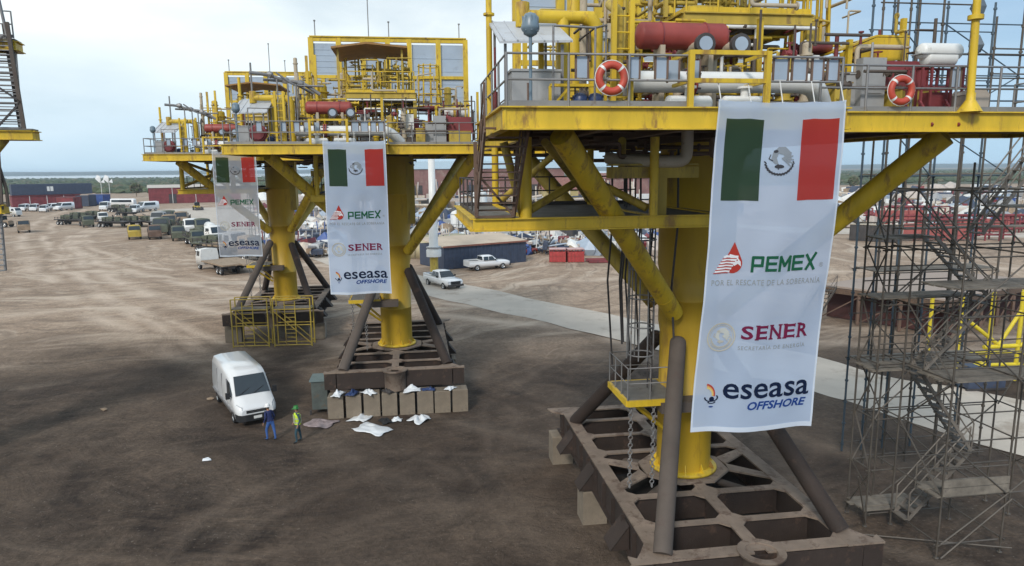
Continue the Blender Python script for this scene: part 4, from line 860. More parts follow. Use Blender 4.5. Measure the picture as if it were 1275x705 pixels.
# ================================================================ SCAFFOLD TOWER
def scaffold():
    P = (12.5,24.2,0)
    R_ = thing('scaffold_tower', 'tall brown tube scaffold tower with plank landings and stairs, right of the nearest platform', 'scaffolding', P, radians(8))
    rng = random.Random(3)
    us = [0,1.0,3.35,5.8]; vs_ = [0,-1.05,-3.3]; lv = [.45,2.1,4.0,6.0,8.1,10.0,12.0]
    for u in us:
        for v in vs_:
            if u == 0 and v < -2: continue
            top = 19.6 if v > -.5 and u < 5 else 17.6 if v > -2 and u > 3 else 12.9
            b = MB(); lean = rng.uniform(-.06,.06); b.tube((u,v,0),(u+lean,v,top),.034,6)
            for z in [z0 for z0 in lv+[14.2,15.8,16.6,18] if z0 < top]: b.tube((u+lean*z/top,v,z-.05),(u+lean*z/top,v,z+.05),.05,6)
            b.lathe([(.08,0),(.08,.02),(.0,.02)],(u,v,0),n=8); b.build('standard', SCF, R_)
    def tubep(p, q, nm, m=SCF, r=.027): b = MB(); b.tube(p, q, r, 5); b.build(nm, m, R_)
    for z in lv:
        for v in vs_:
            for a, c in zip(us, us[1:]):
                if v < -2 and a == 0: continue
                if z == .45 and a > 1.5: continue
                tubep((a-.1,v+.04,z),(c+.1,v+.04,z),'ledger')
        for u in us[1:]:
            tubep((u+.04,.1,z+.05),(u+.04,-3.4,z+.05),'ledger')
        tubep((.04,.1,z+.05),(.04,-1.2,z+.05),'ledger')
    for z in (14.2,15.8,16.6,18.2):
        for a, c in zip(us, us[1:]):
            if z > 17 and a > 3: continue
            tubep((a-.1,.04,z),(c+(1.9 if c > 5 and z < 17 else .1),.04,z),'top_rail')
        if z < 17: tubep((3.3,-1.0,z),(7.5,-1.0,z),'top_rail')
    pairs = [(0,1.0,0,0),(1.0,3.35,0,0),(3.35,5.8,0,0),(1.0,3.35,-3.3,-3.3),(3.35,5.8,-3.3,-3.3),(0,0,0,-1.05),(5.8,5.8,-1.05,-3.3),(1.0,1.0,-1.05,-3.3)]
    for j, (a, c, v0, v1) in enumerate(pairs):
        for i, (z0, z1) in enumerate(zip(lv, lv[1:])):
            if (i+j) % 2: p, q = (a,v0,z0), (c,v1,z1)
            else: p, q = (a,v0,z1), (c,v1,z0)
            if rng.random() < .92: tubep((p[0],p[1]-.05,p[2]),(q[0],q[1]-.05,q[2]),'diagonal_brace')
    for p, q in (((0,-1.1,.1),(-.8,-1.6,2.2)),((-.6,-1.5,0),(3.5,-3.6,.3)),((3.4,-3.5,2),(5.9,-3.6,.1)),((1,-3.5,.1),(3.4,-3.5,2)),((5.9,0,3.9),(8.2,0,8)),((5.9,-1.1,8),(8.2,-1.1,4))): tubep(p, q, 'diagonal_brace')
    def boards(u0, u1, v0, v1, z, rail_=True, toe=False):
        b = MB(); n = max(3, int((v1-v0)/.24)); w_ = (v1-v0)/n
        for i in range(n):
            x0 = u0-rng.uniform(.05,.25); x1 = u1+rng.uniform(.05,.25); dz = rng.uniform(0,.03)
            b.rbox(((x0+x1)/2, v0+w_*(i+.5), z+.03+dz), (x1-x0, w_-.015, .045), rng.uniform(-.006,.006))
        o = b.build('plank_landing', PLK, R_)
        if toe: t = MB(); t.box(u0,u1,v0-.04,v0,z+.06,z+.34); t.box(u0,u1,v0-.04,v0,z+.37,z+.62); t.build('toe_board', PLK, o)
        if rail_:
            r = MB()
            for zz in (.5,1.0): r.tube((u0,v0,z+zz),(u1,v0,z+zz),.022,5); r.tube((u0,v1,z+zz),(u1,v1,z+zz),.022,5)
            r.build('guard_tube', SCF, o)
    boards(1.0,3.4,-3.3,-2.2,2.1,True,True); boards(0,2.2,-1.05,0,.55,False)
    boards(1.0,5.9,-3.3,-1.9,5.95); boards(0,3.35,-1.05,0,5.75); boards(1.0,7.4,-3.3,-1.6,8.95,False); boards(0,3.35,-1.05,0,8.3)
    boards(0,2.0,-1.05,0,10.35,False); boards(.9,5.9,-1.05,-.3,10.65,False); boards(2.4,5.8,-3.3,-2.4,11.5,False)
    for a, c in (((1.0,-1.9,.6),(3.1,-1.9,2.9)),((3.2,-1.9,3.0),(1.1,-1.9,5.8)),((1.1,-1.9,6.0),(3.2,-1.9,8.2)),((3.3,-1.9,8.4),(1.1,-1.9,10.5)),((2.6,-2.1,10.6),(4.6,-2.1,13.2))):
        d = (0,.8,0); stair_flight(R_, a, c, .8, mat('stair_alloy',(.20,.175,.15),.6,.2,var=.3), 9, d, 'scaffold_stair', st=.1)
scaffold()
def back_tower():
    R_ = thing('scaffold_tower','slender scaffold in blue-grey silhouette rising above the deck behind the brown tower','scaffolding',(15.2,28.4,0),radians(8)); us = [0,.95,2.0,3.4,5.6]; lv = [.4+2*i for i in range(10)]
    for u in us:
        for v in (0,1.5):
            b = MB(); top = 20.8-(u>3)*1.2; b.tube((u,v,0),(u,v,top),.045,6)
            for i in range(20): b.tube((u,v,i*1.0+.3),(u,v,i*1.0+.38),.075,6)
            b.build('standard',SCFB if v else SCF,R_)
    for i, z in enumerate(lv):
        for v in (0,1.5): b = MB(); b.tube((-.1,v+.05,z),(5.7,v+.05,z),.028,5); b.build('ledger',SCFB if z > 12 else SCF,R_)
        for a, c in ((0,2.0),(2.0,5.6)):
            if i < 9: b = MB(); p, q = (a,-.05,z),(c,-.05,lv[i+1]); b.tube(*((p,q) if i%2 else ((c,-.05,z),(a,-.05,lv[i+1]))),.026,5); b.build('diagonal_brace',SCFB if z > 12 else SCF,R_)
    for z in (4.4,8.4,12.4): b = MB(); [b.box(0,5.6,.05+k*.24,.26+k*.24,z+.05,z+.1) for k in range(6)]; b.build('plank_landing',PLK,R_)
    for z in (15.4,16.0,17.2): b = MB(); b.tube((-.3,-.06,z),(8,-.06,z),.035,5); b.build('top_rail',SCFB,R_)
back_tower()
def small_scaffold(name, label, x0, x1, Y, z1, group=None):
    R_ = thing(name, label, 'access scaffold', (x0,Y,0), radians(4), group); w_ = x1-x0
    for u in (0, w_):
        for v in (0,1.0): b = MB(); b.tube((u,v,0),(u,v,z1),.05,6); b.build('post', YELD, R_)
    def t(p, q, n='brace', r=.04): b = MB(); b.tube(p,q,r,5); b.build(n, YELD, R_)
    for z in (.12,z1*.45,z1*.78,z1): t((0,0,z),(w_,0,z),'ledger'); t((0,1,z),(w_,1,z),'ledger')
    for v in (0,1.0): t((0,v,z1*.75),(w_,v,.2))
    for u in (0,w_): t((u,0,z1*.78),(u,1,z1*.78),'ledger')
    ladder(R_, (w_*.45,.02,.1),(w_*.45,.02,z1-.2),.75,(1,0,0),YELD,r=.04)
    b = MB(); b.box(0,w_,0,1,z1*.78+.04,z1*.78+.09); b.build('plank_landing', PLK, R_)
small_scaffold('yellow_scaffold','yellow access scaffold at the foot of the farthest platform, left one of the pair',-20.6,-18.0,49.6,3.6,'yellow access scaffolds')
small_scaffold('yellow_scaffold','yellow access scaffold at the foot of the farthest platform, right one nearer the column',-17.6,-14.9,49.8,3.6,'yellow access scaffolds')
R_ = thing('hanging_hoses','bundle of dark hoses hanging beside the ladder cage of the nearest platform','hoses',P1c,radians(8))
for i,(x,y) in enumerate(((-2.35,-.2),(-2.2,.5),(-1.5,.9),(-1.25,.3),(-2.6,.6),(-1.0,-1.25),(-1.75,1.3))):
    b = MB(); b.pipe([(x,y,13.4),(x+.05,y,11),(x-.08,y+.05,9),(x+.03*i,y,7.0-.25*i)],.035,6); b.build('hose',DRK,R_)
# ================================================================ LEFT EDGE PLATFORM
R_ = thing('stair_tower_platform','yellow platform edge with grey stairs cut off by the left border','oil platform',(-26.35,29.46,0),radians(20))
b = MB(); b.lathe([(1.4,0),(1.4,.3),(1.0,.35),(1.0,17.5)],(0,0,0),n=20); b.build('column',YELD,R_)
for (x0,x1,y0,y1,z) in ((-4,6.45,-3.9,3,14.55),(-4,4.85,-3.9,3,15.95),(-4,5.0,-3.6,2.5,11.65),(-4,6.15,-3.6,2.5,18.0)):
    yb = y0+.9; b = MB(); b.prism([(x0,y0),(x1,y0),(x1,yb),(2.4,yb),(2.4,y1),(x0,y1)],z-.03,z+.02); o = b.build('deck_plate',GRT,R_); b = MB()
    for p, q in (((x0,y0),(x1,y0)),((x1,y0),(x1,yb)),((x1,yb),(2.4,yb)),((2.4,yb),(2.4,y1)),((2.4,y1),(x0,y1))): b.ibeam((*p,z-.24),(*q,z-.24),.2,.36)
    b.build('deck_girder',YEL,o)
for p, q in (((0,0,11),(2.3,-3,14.2)),((0,0,9),(2.3,-2,11.3)),((3.2,-3.5,11.5),(5.4,-3.6,14.2))): b = MB(); b.tube(p,q,.2,10); b.build('deck_brace',YELD,R_)
for x, y in ((6.15,-3.75),(5.9,-3.2),(4.75,-3.7)): b = MB(); b.beam((x,y,14.5),(x-.15,y,18.6),.13,.13); b.build('stair_tower_post',PRIM,R_)
stair_flight(R_,(4.9,-3.5,14.6),(4.9,-3.05,17.9),1.1,GRY,14,rails=False); stair_flight(R_,(3.9,-3.4,11.7),(3.9,-3.05,14.4),1.0,GRY,12,rails=False); stair_flight(R_,(3.7,-3.3,8.9),(3.7,-3.0,11.5),1.1,GRY,12,rails=False)
b = MB(); b.beam((4.9,-3.78,16.6),(6.15,-3.78,15.6),.07,.07); b.beam((6.15,-3.78,15.6),(5.3,-3.78,14.65),.07,.07); b.build('tower_brace',DRK,R_); b = MB(); b.beam((4.9,-3.78,17.3),(5.9,-3.78,18.1),.06,.06); b.build('tower_brace',DRK,R_)
b = MB()
for i in range(20): b.beam((4.95,-3.72,14.75+i*.165),(6.1,-3.72,14.75+i*.165),.03,.04)
b.build('louvre_slats',GRY,R_)
b = MB()
for i in range(12): b.beam((3.9,-3.5,11.9+i*.2),(4.95,-3.5,11.9+i*.2),.03,.04)
b.build('louvre_slats',GRY,R_)
b = MB(); b.bend([(5.95,-3.7,18.0),(5.75,-3.7,20.15),(5.5,-3.7,20.2),(5.45,-3.7,20.05)],.055); b.build('crane_mast',GRY,R_)
b = MB(); b.beam((5.0,-3.5,11.4),(5.15,-3.5,14.3),.1,.12); b.bend([(4.95,-3.5,14),(5.2,-3.4,12.2),(5.2,-3.4,11.5)],.06); b.build('stair_tower_post',PRIM,R_)
rail(R_,[(4.8,-3.7),(3,-3.7),(-2,-3.7)],16.0,1.06,m=GRY); rail(R_,[(6.1,-3.5),(3,-3.5),(-2,-3.5)],18.05,1.0,m=GRY)
b = MB(); b.vessel((4.2,-2.8,16.1),(4.2,-2.8,17.4),.4,14); b.build('dark_vessel',DRK,R_)
for o in kids(R_): pass
# ================================================================ VEHICLES
def sec(x, pts): return [Vector((x,-y,z)) for y,z in pts] + [Vector((x,y,z)) for y,z in pts[::-1] if y > 0]
def wheel(R_, x, y, r=.36, w_=.24, dual=False):
    s_ = 1 if y > 0 else -1; b = MB(); b.lathe([(r*.6,-w_/2),(r*.92,-w_/2),(r,-w_*.32),(r,w_*.32),(r*.92,w_/2),(r*.6,w_/2)],(x,y,r),'y',20)
    t = b.build('wheel',BLK,R_); b = MB(); b.lathe([(r*.02,s_*w_*.36),(r*.25,s_*w_*.4),(r*.3,s_*w_*.3),(r*.55,s_*w_*.3),(r*.62,s_*w_*.46)],(x,y,r),'y',16); b.build('rim',CHR,t)
def panel(R_, name, m, pts, n): b = MB(); b.slab(pts, n); o = b.build(name, m, R_); return o
def van(loc, rz, label):
    R_ = thing('parked_van', label, 'van', loc, rz)
    def s_(x, zb, w0, w1, zw, w2, z2, w3, z3, z4): return sec(x, [(0,zb),(w0,zb),(w1,zw),(w1*.995,zw+.35*(z2-zw)),(w2,z2),(w3,z3),(w3*.55,z4),(0,z4)])
    b = MB(); b.loft([s_(-3.0,.5,.9,.96,.95,.91,2.1,.80,2.42,2.46), s_(-2.93,.42,.97,1.02,.9,.96,2.15,.86,2.46,2.53), s_(.6,.38,.99,1.03,.9,.96,2.15,.86,2.46,2.54), s_(1.2,.38,.99,1.03,.9,.95,2.1,.83,2.41,2.50),
        s_(1.5,.38,.99,1.03,.9,.94,1.95,.80,2.28,2.36), s_(1.9,.38,.99,1.03,.9,.95,1.6,.84,1.80,1.86), s_(2.22,.36,.99,1.03,.88,.97,1.30,.90,1.40,1.45), s_(2.7,.32,.97,1.01,.78,.95,1.08,.84,1.18,1.22), s_(2.95,.32,.86,.92,.70,.86,.92,.76,1.0,1.02), s_(3.03,.34,.72,.78,.66,.74,.82,.66,.88,.9)])
    o = b.build('body',CARW,R_); fixn(o)
    panel(R_,'windshield',GLS,[(1.50,-.76,2.27),(1.50,.76,2.27),(2.20,.86,1.43),(2.20,-.86,1.43)][::-1],(.045,0,.035))
    for k in (-1,1):
        panel(R_,'side_window',GLS,[(1.05,k*.955,2.05),(1.42,k*.94,2.0),(1.95,k*.955,1.50),(1.98,k*1.0,1.35),(1.05,k*1.0,1.35)],(0,k*.035,0))
        panel(R_,'headlight',mat('headlamp',(.55,.58,.6),.15,var=.05),[(2.62,k*.96,.98),(2.62,k*.93,1.14),(2.95,k*.72,1.02),(3.0,k*.72,.86)],(.03,k*.02,.02))
        b = MB(); b.rbox((1.95,k*1.18,1.45),(.14,.2,.32)); b.tube((1.9,k*1.0,1.4),(1.95,k*1.15,1.42),.03,6); b.build('wing_mirror',BLK,R_)
        b = MB()
        for x in (.95,-.25,-1.5): b.box(x-.006,x+.006,k*1.0-.03,k*1.0+.036,.55,2.1)
        b.box(-1.5,-.25,k*1.0-.02,k*1.0+.04,1.28,1.31); b.box(-2.9,2.2,k*1.0,k*1.045,.62,.72); b.build('door_seam',mat('seam_grey',(.25,.25,.26),.5),R_)
        for x in (-1.95,2.02): wheel(R_,x,k*.90,.34)
        b = MB(); b.box(-2.98,-2.94,k*.85-.07,k*.85+.07,.9,1.35); b.build('tail_light',RED,R_)
    b = MB(); b.loft([sec(2.66,[(0,.28),(1.0,.28),(1.03,.66),(0,.66)]), sec(2.98,[(0,.26),(.9,.26),(.93,.64),(0,.64)]), sec(3.1,[(0,.3),(.6,.3),(.62,.6),(0,.6)])],False); b.build('front_bumper',BLK,R_)
    b = MB(); b.box(3.0,3.05,-.55,.55,.70,.84); b.m = 1; b.box(3.05,3.06,-.4,.4,.76,.78); b.build('grille',[BLK,CHR],R_)
    b = MB(); b.box(3.1,3.115,-.22,.18,.40,.54); b.build('number_plate',WHT,R_)
    for k in (-.35,.35): b = MB(); b.beam((2.27,k-.3,1.50),(2.02,k+.25,1.73),.02,.02); b.build('wiper',BLK,R_)
    b = MB(); b.box(-3.05,-2.9,-.95,.95,.38,.62); b.build('rear_bumper',BLK,R_)
    return R_
def heading(a, b_): d = Vector(b_)-Vector(a); return atan2(d.y, d.x)
van((-14.75,36.35,0), heading((-16.9,37.9,0),(-14.4,33.9,0))+.03, 'white high-roof cargo van parked in front of the farthest platform')
def pickup():
    R_ = thing('pickup_truck','white pickup','pickup truck')
    def s_(x, zb, w_, zt): return sec(x,[(0,zb),(w_*.94,zb),(w_,zb+.3),(w_,zt-.12),(w_*.94,zt),(0,zt+.02)])
    b = MB(); b.loft([s_(-2.95,.55,.95,1.12),s_(-2.8,.5,.99,1.14),s_(1.0,.45,.99,1.14),s_(1.15,.45,.99,1.16),s_(2.6,.45,.98,1.10),s_(2.88,.45,.9,1.0),s_(2.95,.5,.85,.85)]); fixn(b.build('body',CARW,R_))
    b = MB(); b.box(-2.8,-1.05,-.82,.82,1.15,1.168); b.build('bed_liner',BLK,R_)
    b = MB()
    for k in (-1,1): b.box(-2.9,-1.0,k*.9-.07,k*.9+.07,1.13,1.32)
    b.box(-2.95,-2.86,-.96,.96,.75,1.32); b.build('bed_side',CARW,R_)
    b = MB(); b.loft([sec(-1.0,[(0,1.12),(.93,1.12),(.72,1.78),(0,1.84)]),sec(-.7,[(0,1.12),(.95,1.12),(.74,1.84),(0,1.89)]),sec(.25,[(0,1.12),(.95,1.12),(.74,1.84),(0,1.90)]),sec(.5,[(0,1.12),(.95,1.12),(.72,1.78),(0,1.84)]),sec(1.2,[(0,1.10),(.93,1.10),(.90,1.16),(0,1.20)])]); fixn(b.build('cab',CARW,R_))
    panel(R_,'windshield',GLS,[(.52,-.68,1.79),(.52,.68,1.79),(1.16,.84,1.21),(1.16,-.84,1.21)][::-1],(.03,0,.03))
    panel(R_,'rear_window',GLS,[(-1.0,-.64,1.74),(-1.0,.64,1.74),(-1.0,.8,1.3),(-1.0,-.8,1.3)],(-.02,0,0))
    for k in (-1,1):
        for a, c in ((-.85,-.2),(-.12,.55)): panel(R_,'side_window',GLS,[(a,k*.755,1.74),(c-(.12 if c > .3 else 0),k*.755,1.74),(c+(.25 if c > .3 else 0),k*.915,1.24),(a,k*.915,1.24)],(0,k*.03,0))
        for x in (-1.85,1.85): wheel(R_,x,k*.88,.40,.26)
        panel(R_,'headlight',mat('headlamp',(.55,.58,.6)),[(2.9,k*.60,.78),(2.9,k*.60,.98),(2.86,k*.92,.98),(2.86,k*.92,.78)],(.06,0,0))
        b = MB(); b.rbox((.75,k*1.12,1.3),(.1,.2,.18)); b.build('wing_mirror',BLK,R_)
    b = MB(); b.box(2.93,2.99,-.58,.58,.66,.98); b.build('grille',BLK,R_); b = MB(); b.box(2.9,3.05,-.95,.95,.42,.64); b.build('front_bumper',DRK,R_)
    return R_
pk = pickup()
a, c = G(538,353), G(566,361); place(pk,0,(a+c)/2,heading(a,c),'white pickup standing on the pale road, front towards the camera','pickups in the yard')
a, c = G(582,337), G(630,333); place(pk,1,(a+c)/2,heading(a,c),'white pickup parked broadside beside the navy shed','pickups in the yard')
def flatbed(cabm, bedm, L_=8.5, cab=True, load=None, name='flatbed_truck', label='', loc=(0,0,0), rz=0, stakes=True, group=None, cat='truck'):
    R_ = thing(name,label,cat,loc,rz,group); 
    b = MB(); b.box(-L_/2,L_/2-(2.2 if cab else 0),-1.2,1.2,1.15,1.32); b.build('bed',bedm,R_)
    b = MB(); b.box(-L_/2+.2,L_/2-.3,-.45,.45,.8,1.14); b.build('chassis',DRK,R_)
    if cab:
        x = L_/2; b = MB(); b.loft([sec(x-2.0,[(0,.7),(1.15,.7),(1.18,1.9),(1.05,2.75),(0,2.85)]),sec(x-.6,[(0,.7),(1.15,.7),(1.18,1.9),(1.05,2.7),(0,2.8)]),sec(x-.2,[(0,.7),(1.15,.7),(1.16,1.8),(1.1,1.85),(0,1.9)]),sec(x,[(0,.6),(1.1,.6),(1.1,1.5),(1.05,1.6),(0,1.65)])]); fixn(b.build('cab',cabm,R_))
        panel(R_,'windshield',GLS,[(x-.58,-.95,2.62),(x-.58,.95,2.62),(x-.2,1.02,1.9),(x-.2,-1.02,1.9)][::-1],(.05,0,.03))
        for k in (-1,1): panel(R_,'side_window',GLS,[(x-1.6,k*1.12,2.5),(x-.8,k*1.12,2.5),(x-.6,k*1.17,1.85),(x-1.6,k*1.17,1.85)],(0,k*.03,0))
    for k in (-1,1):
        for x in ([L_/2-1.1] if cab else [])+[-L_/2+1.0,-L_/2+2.1]: wheel(R_,x,k*1.0,.48,.3)
    if stakes:
        b = MB()
        for i in range(6):
            for k in (-1,1): b.beam((-L_/2+.3+i*(L_-3)/5.5,k*1.17,1.3),(-L_/2+.3+i*(L_-3)/5.5,k*1.17,1.9),.07,.07)
        for k in (-1,1): b.beam((-L_/2+.2,k*1.17,1.75),(L_/2-2.4,k*1.17,1.75),.05,.1)
        b.build('stake_rails',DRK,R_)
    if load: load(R_)
    return R_
def loader(label, loc, rz, m=YELD, bucket=DRK):
    R_ = thing('wheel_loader',label,'loader',loc,rz)
    b = MB(); b.loft([sec(-2.2,[(0,.7),(.8,.7),(.85,1.5),(0,1.7)]),sec(-.3,[(0,.7),(.85,.7),(.9,1.7),(0,1.9)]),sec(1.2,[(0,.7),(.6,.7),(.6,1.3),(0,1.4)])],False); fixn(b.build('engine_body',m,R_))
    b = MB(); b.loft([sec(-.7,[(0,1.6),(.75,1.6),(.65,2.8),(0,2.85)]),sec(.6,[(0,1.4),(.75,1.4),(.6,2.8),(0,2.85)])],False); b.build('cab',GLS,R_)
    for k in (-1,1):
        for x in (-1.4,1.2): wheel(R_,x,k*.95,.65,.45)
        b = MB(); b.beam((.6,k*.45,1.5),(2.4,k*.5,.7),.18,.25); b.build('lift_arm',m,R_)
    b = MB(); b.slab([(2.3,-1.3,1.1),(2.3,-1.3,.25),(3.1,-1.3,.2),(2.6,-1.3,.35)],(0,2.6,0)); b.build('bucket',bucket,R_); return R_
def container(label, loc, rz, m, L_=6.1, Hh=2.6, W_=2.44, group=None, top=None, cat='container', name='shipping_container'):
    R_ = thing(name,label,cat,loc,rz,group); b = MB(); n = int(L_/.55); 
    b.box(-L_/2+.06,L_/2-.06,-W_/2+.04,W_/2-.04,.1,Hh-.05)
    for i in range(n):
        x = -L_/2+.2+i*(L_-.4)/n
        for k in (-1,1): b.box(x,x+.28,*sorted((k*(W_/2-.04),k*W_/2)),.2,Hh-.15)
    b.build('wall',m,R_); b = MB()
    for k in (-1,1):
        b.box(-L_/2,L_/2,*sorted((k*W_/2+k*.01,k*(W_/2-.1))),0,.16); b.box(-L_/2,L_/2,*sorted((k*W_/2+k*.01,k*(W_/2-.1))),Hh-.12,Hh)
        for x in (-L_/2,L_/2-.12): b.box(x,x+.12,*sorted((k*W_/2+k*.015,k*(W_/2-.12))),.02,Hh+.003)
    b.build('corner_frame',DRK if m is not WHT else GBX,R_)
    b = MB(); b.box(-L_/2-.03,L_/2+.03,-W_/2-.03,W_/2+.03,Hh+.01,Hh+.08); b.build('roof',top or m,R_)
    b = MB(); b.box(L_/2-.055,L_/2,-1.1,-.03,.2,Hh-.2); b.box(L_/2-.055,L_/2,.03,1.1,.2,Hh-.2); b.build('door',m,R_)
    return R_
# trucks left of centre
def load_pipes(R_):
    b = MB()
    for i in range(6): b.tube((-3.8,-.9+i*.35,1.5),(1.6,-.9+i*.35,1.5),.16,8)
    b.build('pipe_load',TAN,R_)
def load_mach(R_):
    b = MB(); rr = random.Random(2)
    for i in range(9): x = rr.uniform(-3.2,1.2); b.rbox((x,rr.uniform(-.7,.7),1.8),(rr.uniform(.4,1.2),rr.uniform(.4,1),rr.uniform(.5,1)),rr.random())
    b.build('machinery_load',OLV,R_)
def load_tank(R_): b = MB(); b.vessel((-3.2,0,2.2),(1.6,0,2.2),.9,16); b.build('tank',WHT,R_)
def hdg(p, q): return heading(G(*p),G(*q))
flatbed(WHT,TAN,9.5,True,None,label='white-cab truck with a long empty wooden bed, beside the farthest banner',loc=G(272,338),rz=hdg((318,344),(245,326)),stakes=False)
flatbed(WHT,TAN,8.5,False,None,label='low brown trailer with twin axles partly behind the farthest banner',loc=G(300,337),rz=hdg((240,322),(318,342)),stakes=False,name='flatbed_trailer',cat='trailer')
flatbed(OLV,OLV,9,True,load_mach,label='olive stake-bed truck carrying machinery, second behind the white-cab truck',loc=G(243,305),rz=hdg((232,300),(262,316)))
flatbed(WHT,OLV,10,True,load_tank,label='tank truck with a white tank behind the olive trucks',loc=G(262,296),rz=hdg((275,300),(250,285)))
flatbed(OLV,DRK,9,True,load_mach,label='dark stake-bed truck carrying machinery at the left of the parked trucks',loc=G(222,298),rz=hdg((228,290),(238,308)))
flatbed(YELD,DRK,7,True,load_mach,label='truck with a pale yellow cab facing the camera',loc=G(168,297),rz=hdg((166,288),(170,302)))
flatbed(BRN,DRK,7,True,None,label='truck with a dark brown front next to the pale yellow one',loc=G(193,297),rz=hdg((188,288),(194,302)))
flatbed(TAN,TAN,7,True,load_mach,label='brown loaded truck alone on the left side of the yard',loc=G(30,289),rz=hdg((27,280),(32,292)))
flatbed(OLV,DRK,9,True,load_mach,label='dark green truck with tarpaulined load among the brown machines',loc=G(108,282),rz=hdg((98,275),(120,284)))
flatbed(TAN,TAN,8,False,load_pipes,label='brown trailer stacked with pipes between the dark green truck and the white vans',loc=G(148,277),rz=hdg((140,270),(155,280)),name='flatbed_trailer',cat='trailer')
flatbed(WHT,TAN,8,False,load_pipes,label='tan trailer stacked with pipes behind the pale yellow cab',loc=G(175,276),rz=hdg((165,270),(185,276)),name='flatbed_trailer',cat='trailer')
flatbed(WHT,OLV,8,True,load_mach,label='green truck with a white cab parked just right of the dark green one',loc=G(128,277),rz=hdg((122,270),(132,280)))
loader('yellow wheel loader at the shed end left of the farthest banner',G(246,262),hdg((240,262),(255,264)))
loader('brown wheel loader at the far left edge of the yard',G(4,283),hdg((10,283),(0,283)),TAN)
flatbed(WHT,DRK,9,True,load_tank,label='white tank truck at the left edge in front of the navy containers',loc=G(8,270),rz=hdg((0,270),(16,270)))
trs = [flatbed(cm_,bm_,8.5,True,ld_,label='x',loc=(0,0,0)) for cm_, bm_, ld_ in ((OLV,TAN,load_mach),(TAN,DRK,load_pipes),(WHT,DRK,load_mach),(GBX,OLV,load_mach))]; tb = flatbed(TAN,DRK,8,False,load_mach,label='x',loc=(0,0,0),name='flatbed_trailer',cat='trailer')
LB4 = ['small olive loaded truck','small brown truck loaded with pipes','small loaded truck with a white cab','small loaded truck with a grey cab']
for i,(x,y,a_) in enumerate(((207,291,-1.3),(214,286,-1.2),(236,293,-1.0),(205,281,-1.4),(246,293,-.9),(228,281,-1.2),(256,305,-.7),(275,316,-.6),(218,279,-1.5),(290,322,-.5))): place(trs[i%4],i>3,G(x,y),a_,LB4[i%4]+' in the crowded row left of the farthest banner','trucks crowded beside the pale road',1.3)
for i,(x,y,a_) in enumerate(((100,276,-.4),(118,274,-.6),(158,270,-.5),(165,282,-.7),(142,283,-.3),(186,282,-.8),(150,264,-.2),(90,280,-.3))): place(tb,i,G(x,y),a_,'brown loaded trailer in the loose cluster left of the pale yellow cab','trailers in the loose cluster',1.1)
# small white vehicles at the far fence
vn = thing('far_van','x','van'); b = MB(); b.loft([sec(-2.6,[(0,.4),(.95,.4),(.95,1.2),(.85,2.1),(0,2.2)]),sec(1.2,[(0,.4),(.95,.4),(.95,1.2),(.85,2.1),(0,2.2)]),sec(1.9,[(0,.4),(.95,.4),(.95,1.1),(.9,1.2),(0,1.3)]),sec(2.6,[(0,.4),(.9,.4),(.9,.9),(.8,1.0),(0,1.0)])]); fixn(b.build('body',CARW,vn))
panel(vn,'windshield',GLS,[(1.25,-.8,2.05),(1.25,.8,2.05),(1.88,.85,1.3),(1.88,-.85,1.3)][::-1],(.04,0,.04))
for k in (-1,1):
    panel(vn,'side_window',GLS,[(-1.6,k*.88,1.95),(1.1,k*.88,1.95),(1.4,k*.94,1.35),(-1.6,k*.94,1.35)],(0,k*.04,0))
    for x in (-1.6,1.7): wheel(vn,x,k*.85,.36)
far = [((30,263),'leftmost white van below the navy containers',1.15),((43,263),'white van second from the left below the navy containers',1.15),((55,264),'white van third from the left below the navy containers',1.1),((66,262),'white van fourth from the left below the navy containers',1.15),((80,262),'white minibus at the right end of the maroon containers',1.3),((109,256),'tall white van before the blue-grey containers',1.5),((131,262),'white van facing the camera left of the big bus',1.4),((183,263),'white van beside the maroon shed, nearest its left end',1.5),((200,250),'small white van against the maroon shed wall',1.2),((168,265),'white van between the bus and the maroon shed',1.2)]
for i, (p, lb, s_) in enumerate(far): place(vn, i, G(*p), random.uniform(-2.1,-1.1), lb, 'white vehicles along the far fence', s_)
far2 = [((1105,246),'white van left of the middle tubes behind the scaffold',1.6),((1122,248),'white van in the middle distance right of the first, behind the scaffold',1.6),((1143,246),'white van third from the left behind the scaffold',1.7),((1222,240),'lone white van on the bare ground near the blue container',1.8),((1190,247),'white van just left of the lone one behind the scaffold',1.6),((640,272),'white van behind the scrap yard left of the lower deck brace',1.2)]
for i, (p, lb, s_) in enumerate(far2): place(vn, 1, G(*p), random.uniform(-.6,.6), lb, 'white vehicles on the right side of the yard', s_)
R_ = thing('coach','long white coach with dark windows before the far scrub','bus',G(154,257),hdg((138,256),(165,256)))
R_.scale = (.55,)*3
b = MB(); b.loft([sec(-9,[(0,.5),(1.8,.5),(1.8,3),(1.6,5.2),(0,5.5)]),sec(8.6,[(0,.5),(1.8,.5),(1.8,3),(1.6,5.2),(0,5.5)]),sec(9.3,[(0,.6),(1.6,.6),(1.6,2.4),(1.4,4.6),(0,4.8)])]); fixn(b.build('body',CARW,R_)); 
for k in (-1,1):
    panel(R_,'side_window',GLS,[(-8,k*1.72,4.6),(8,k*1.72,4.6),(8,k*1.84,3),(-8,k*1.84,3)],(0,k*.05,0))
    for x in (-6,6): wheel(R_,x,k*1.6,.8,.4)
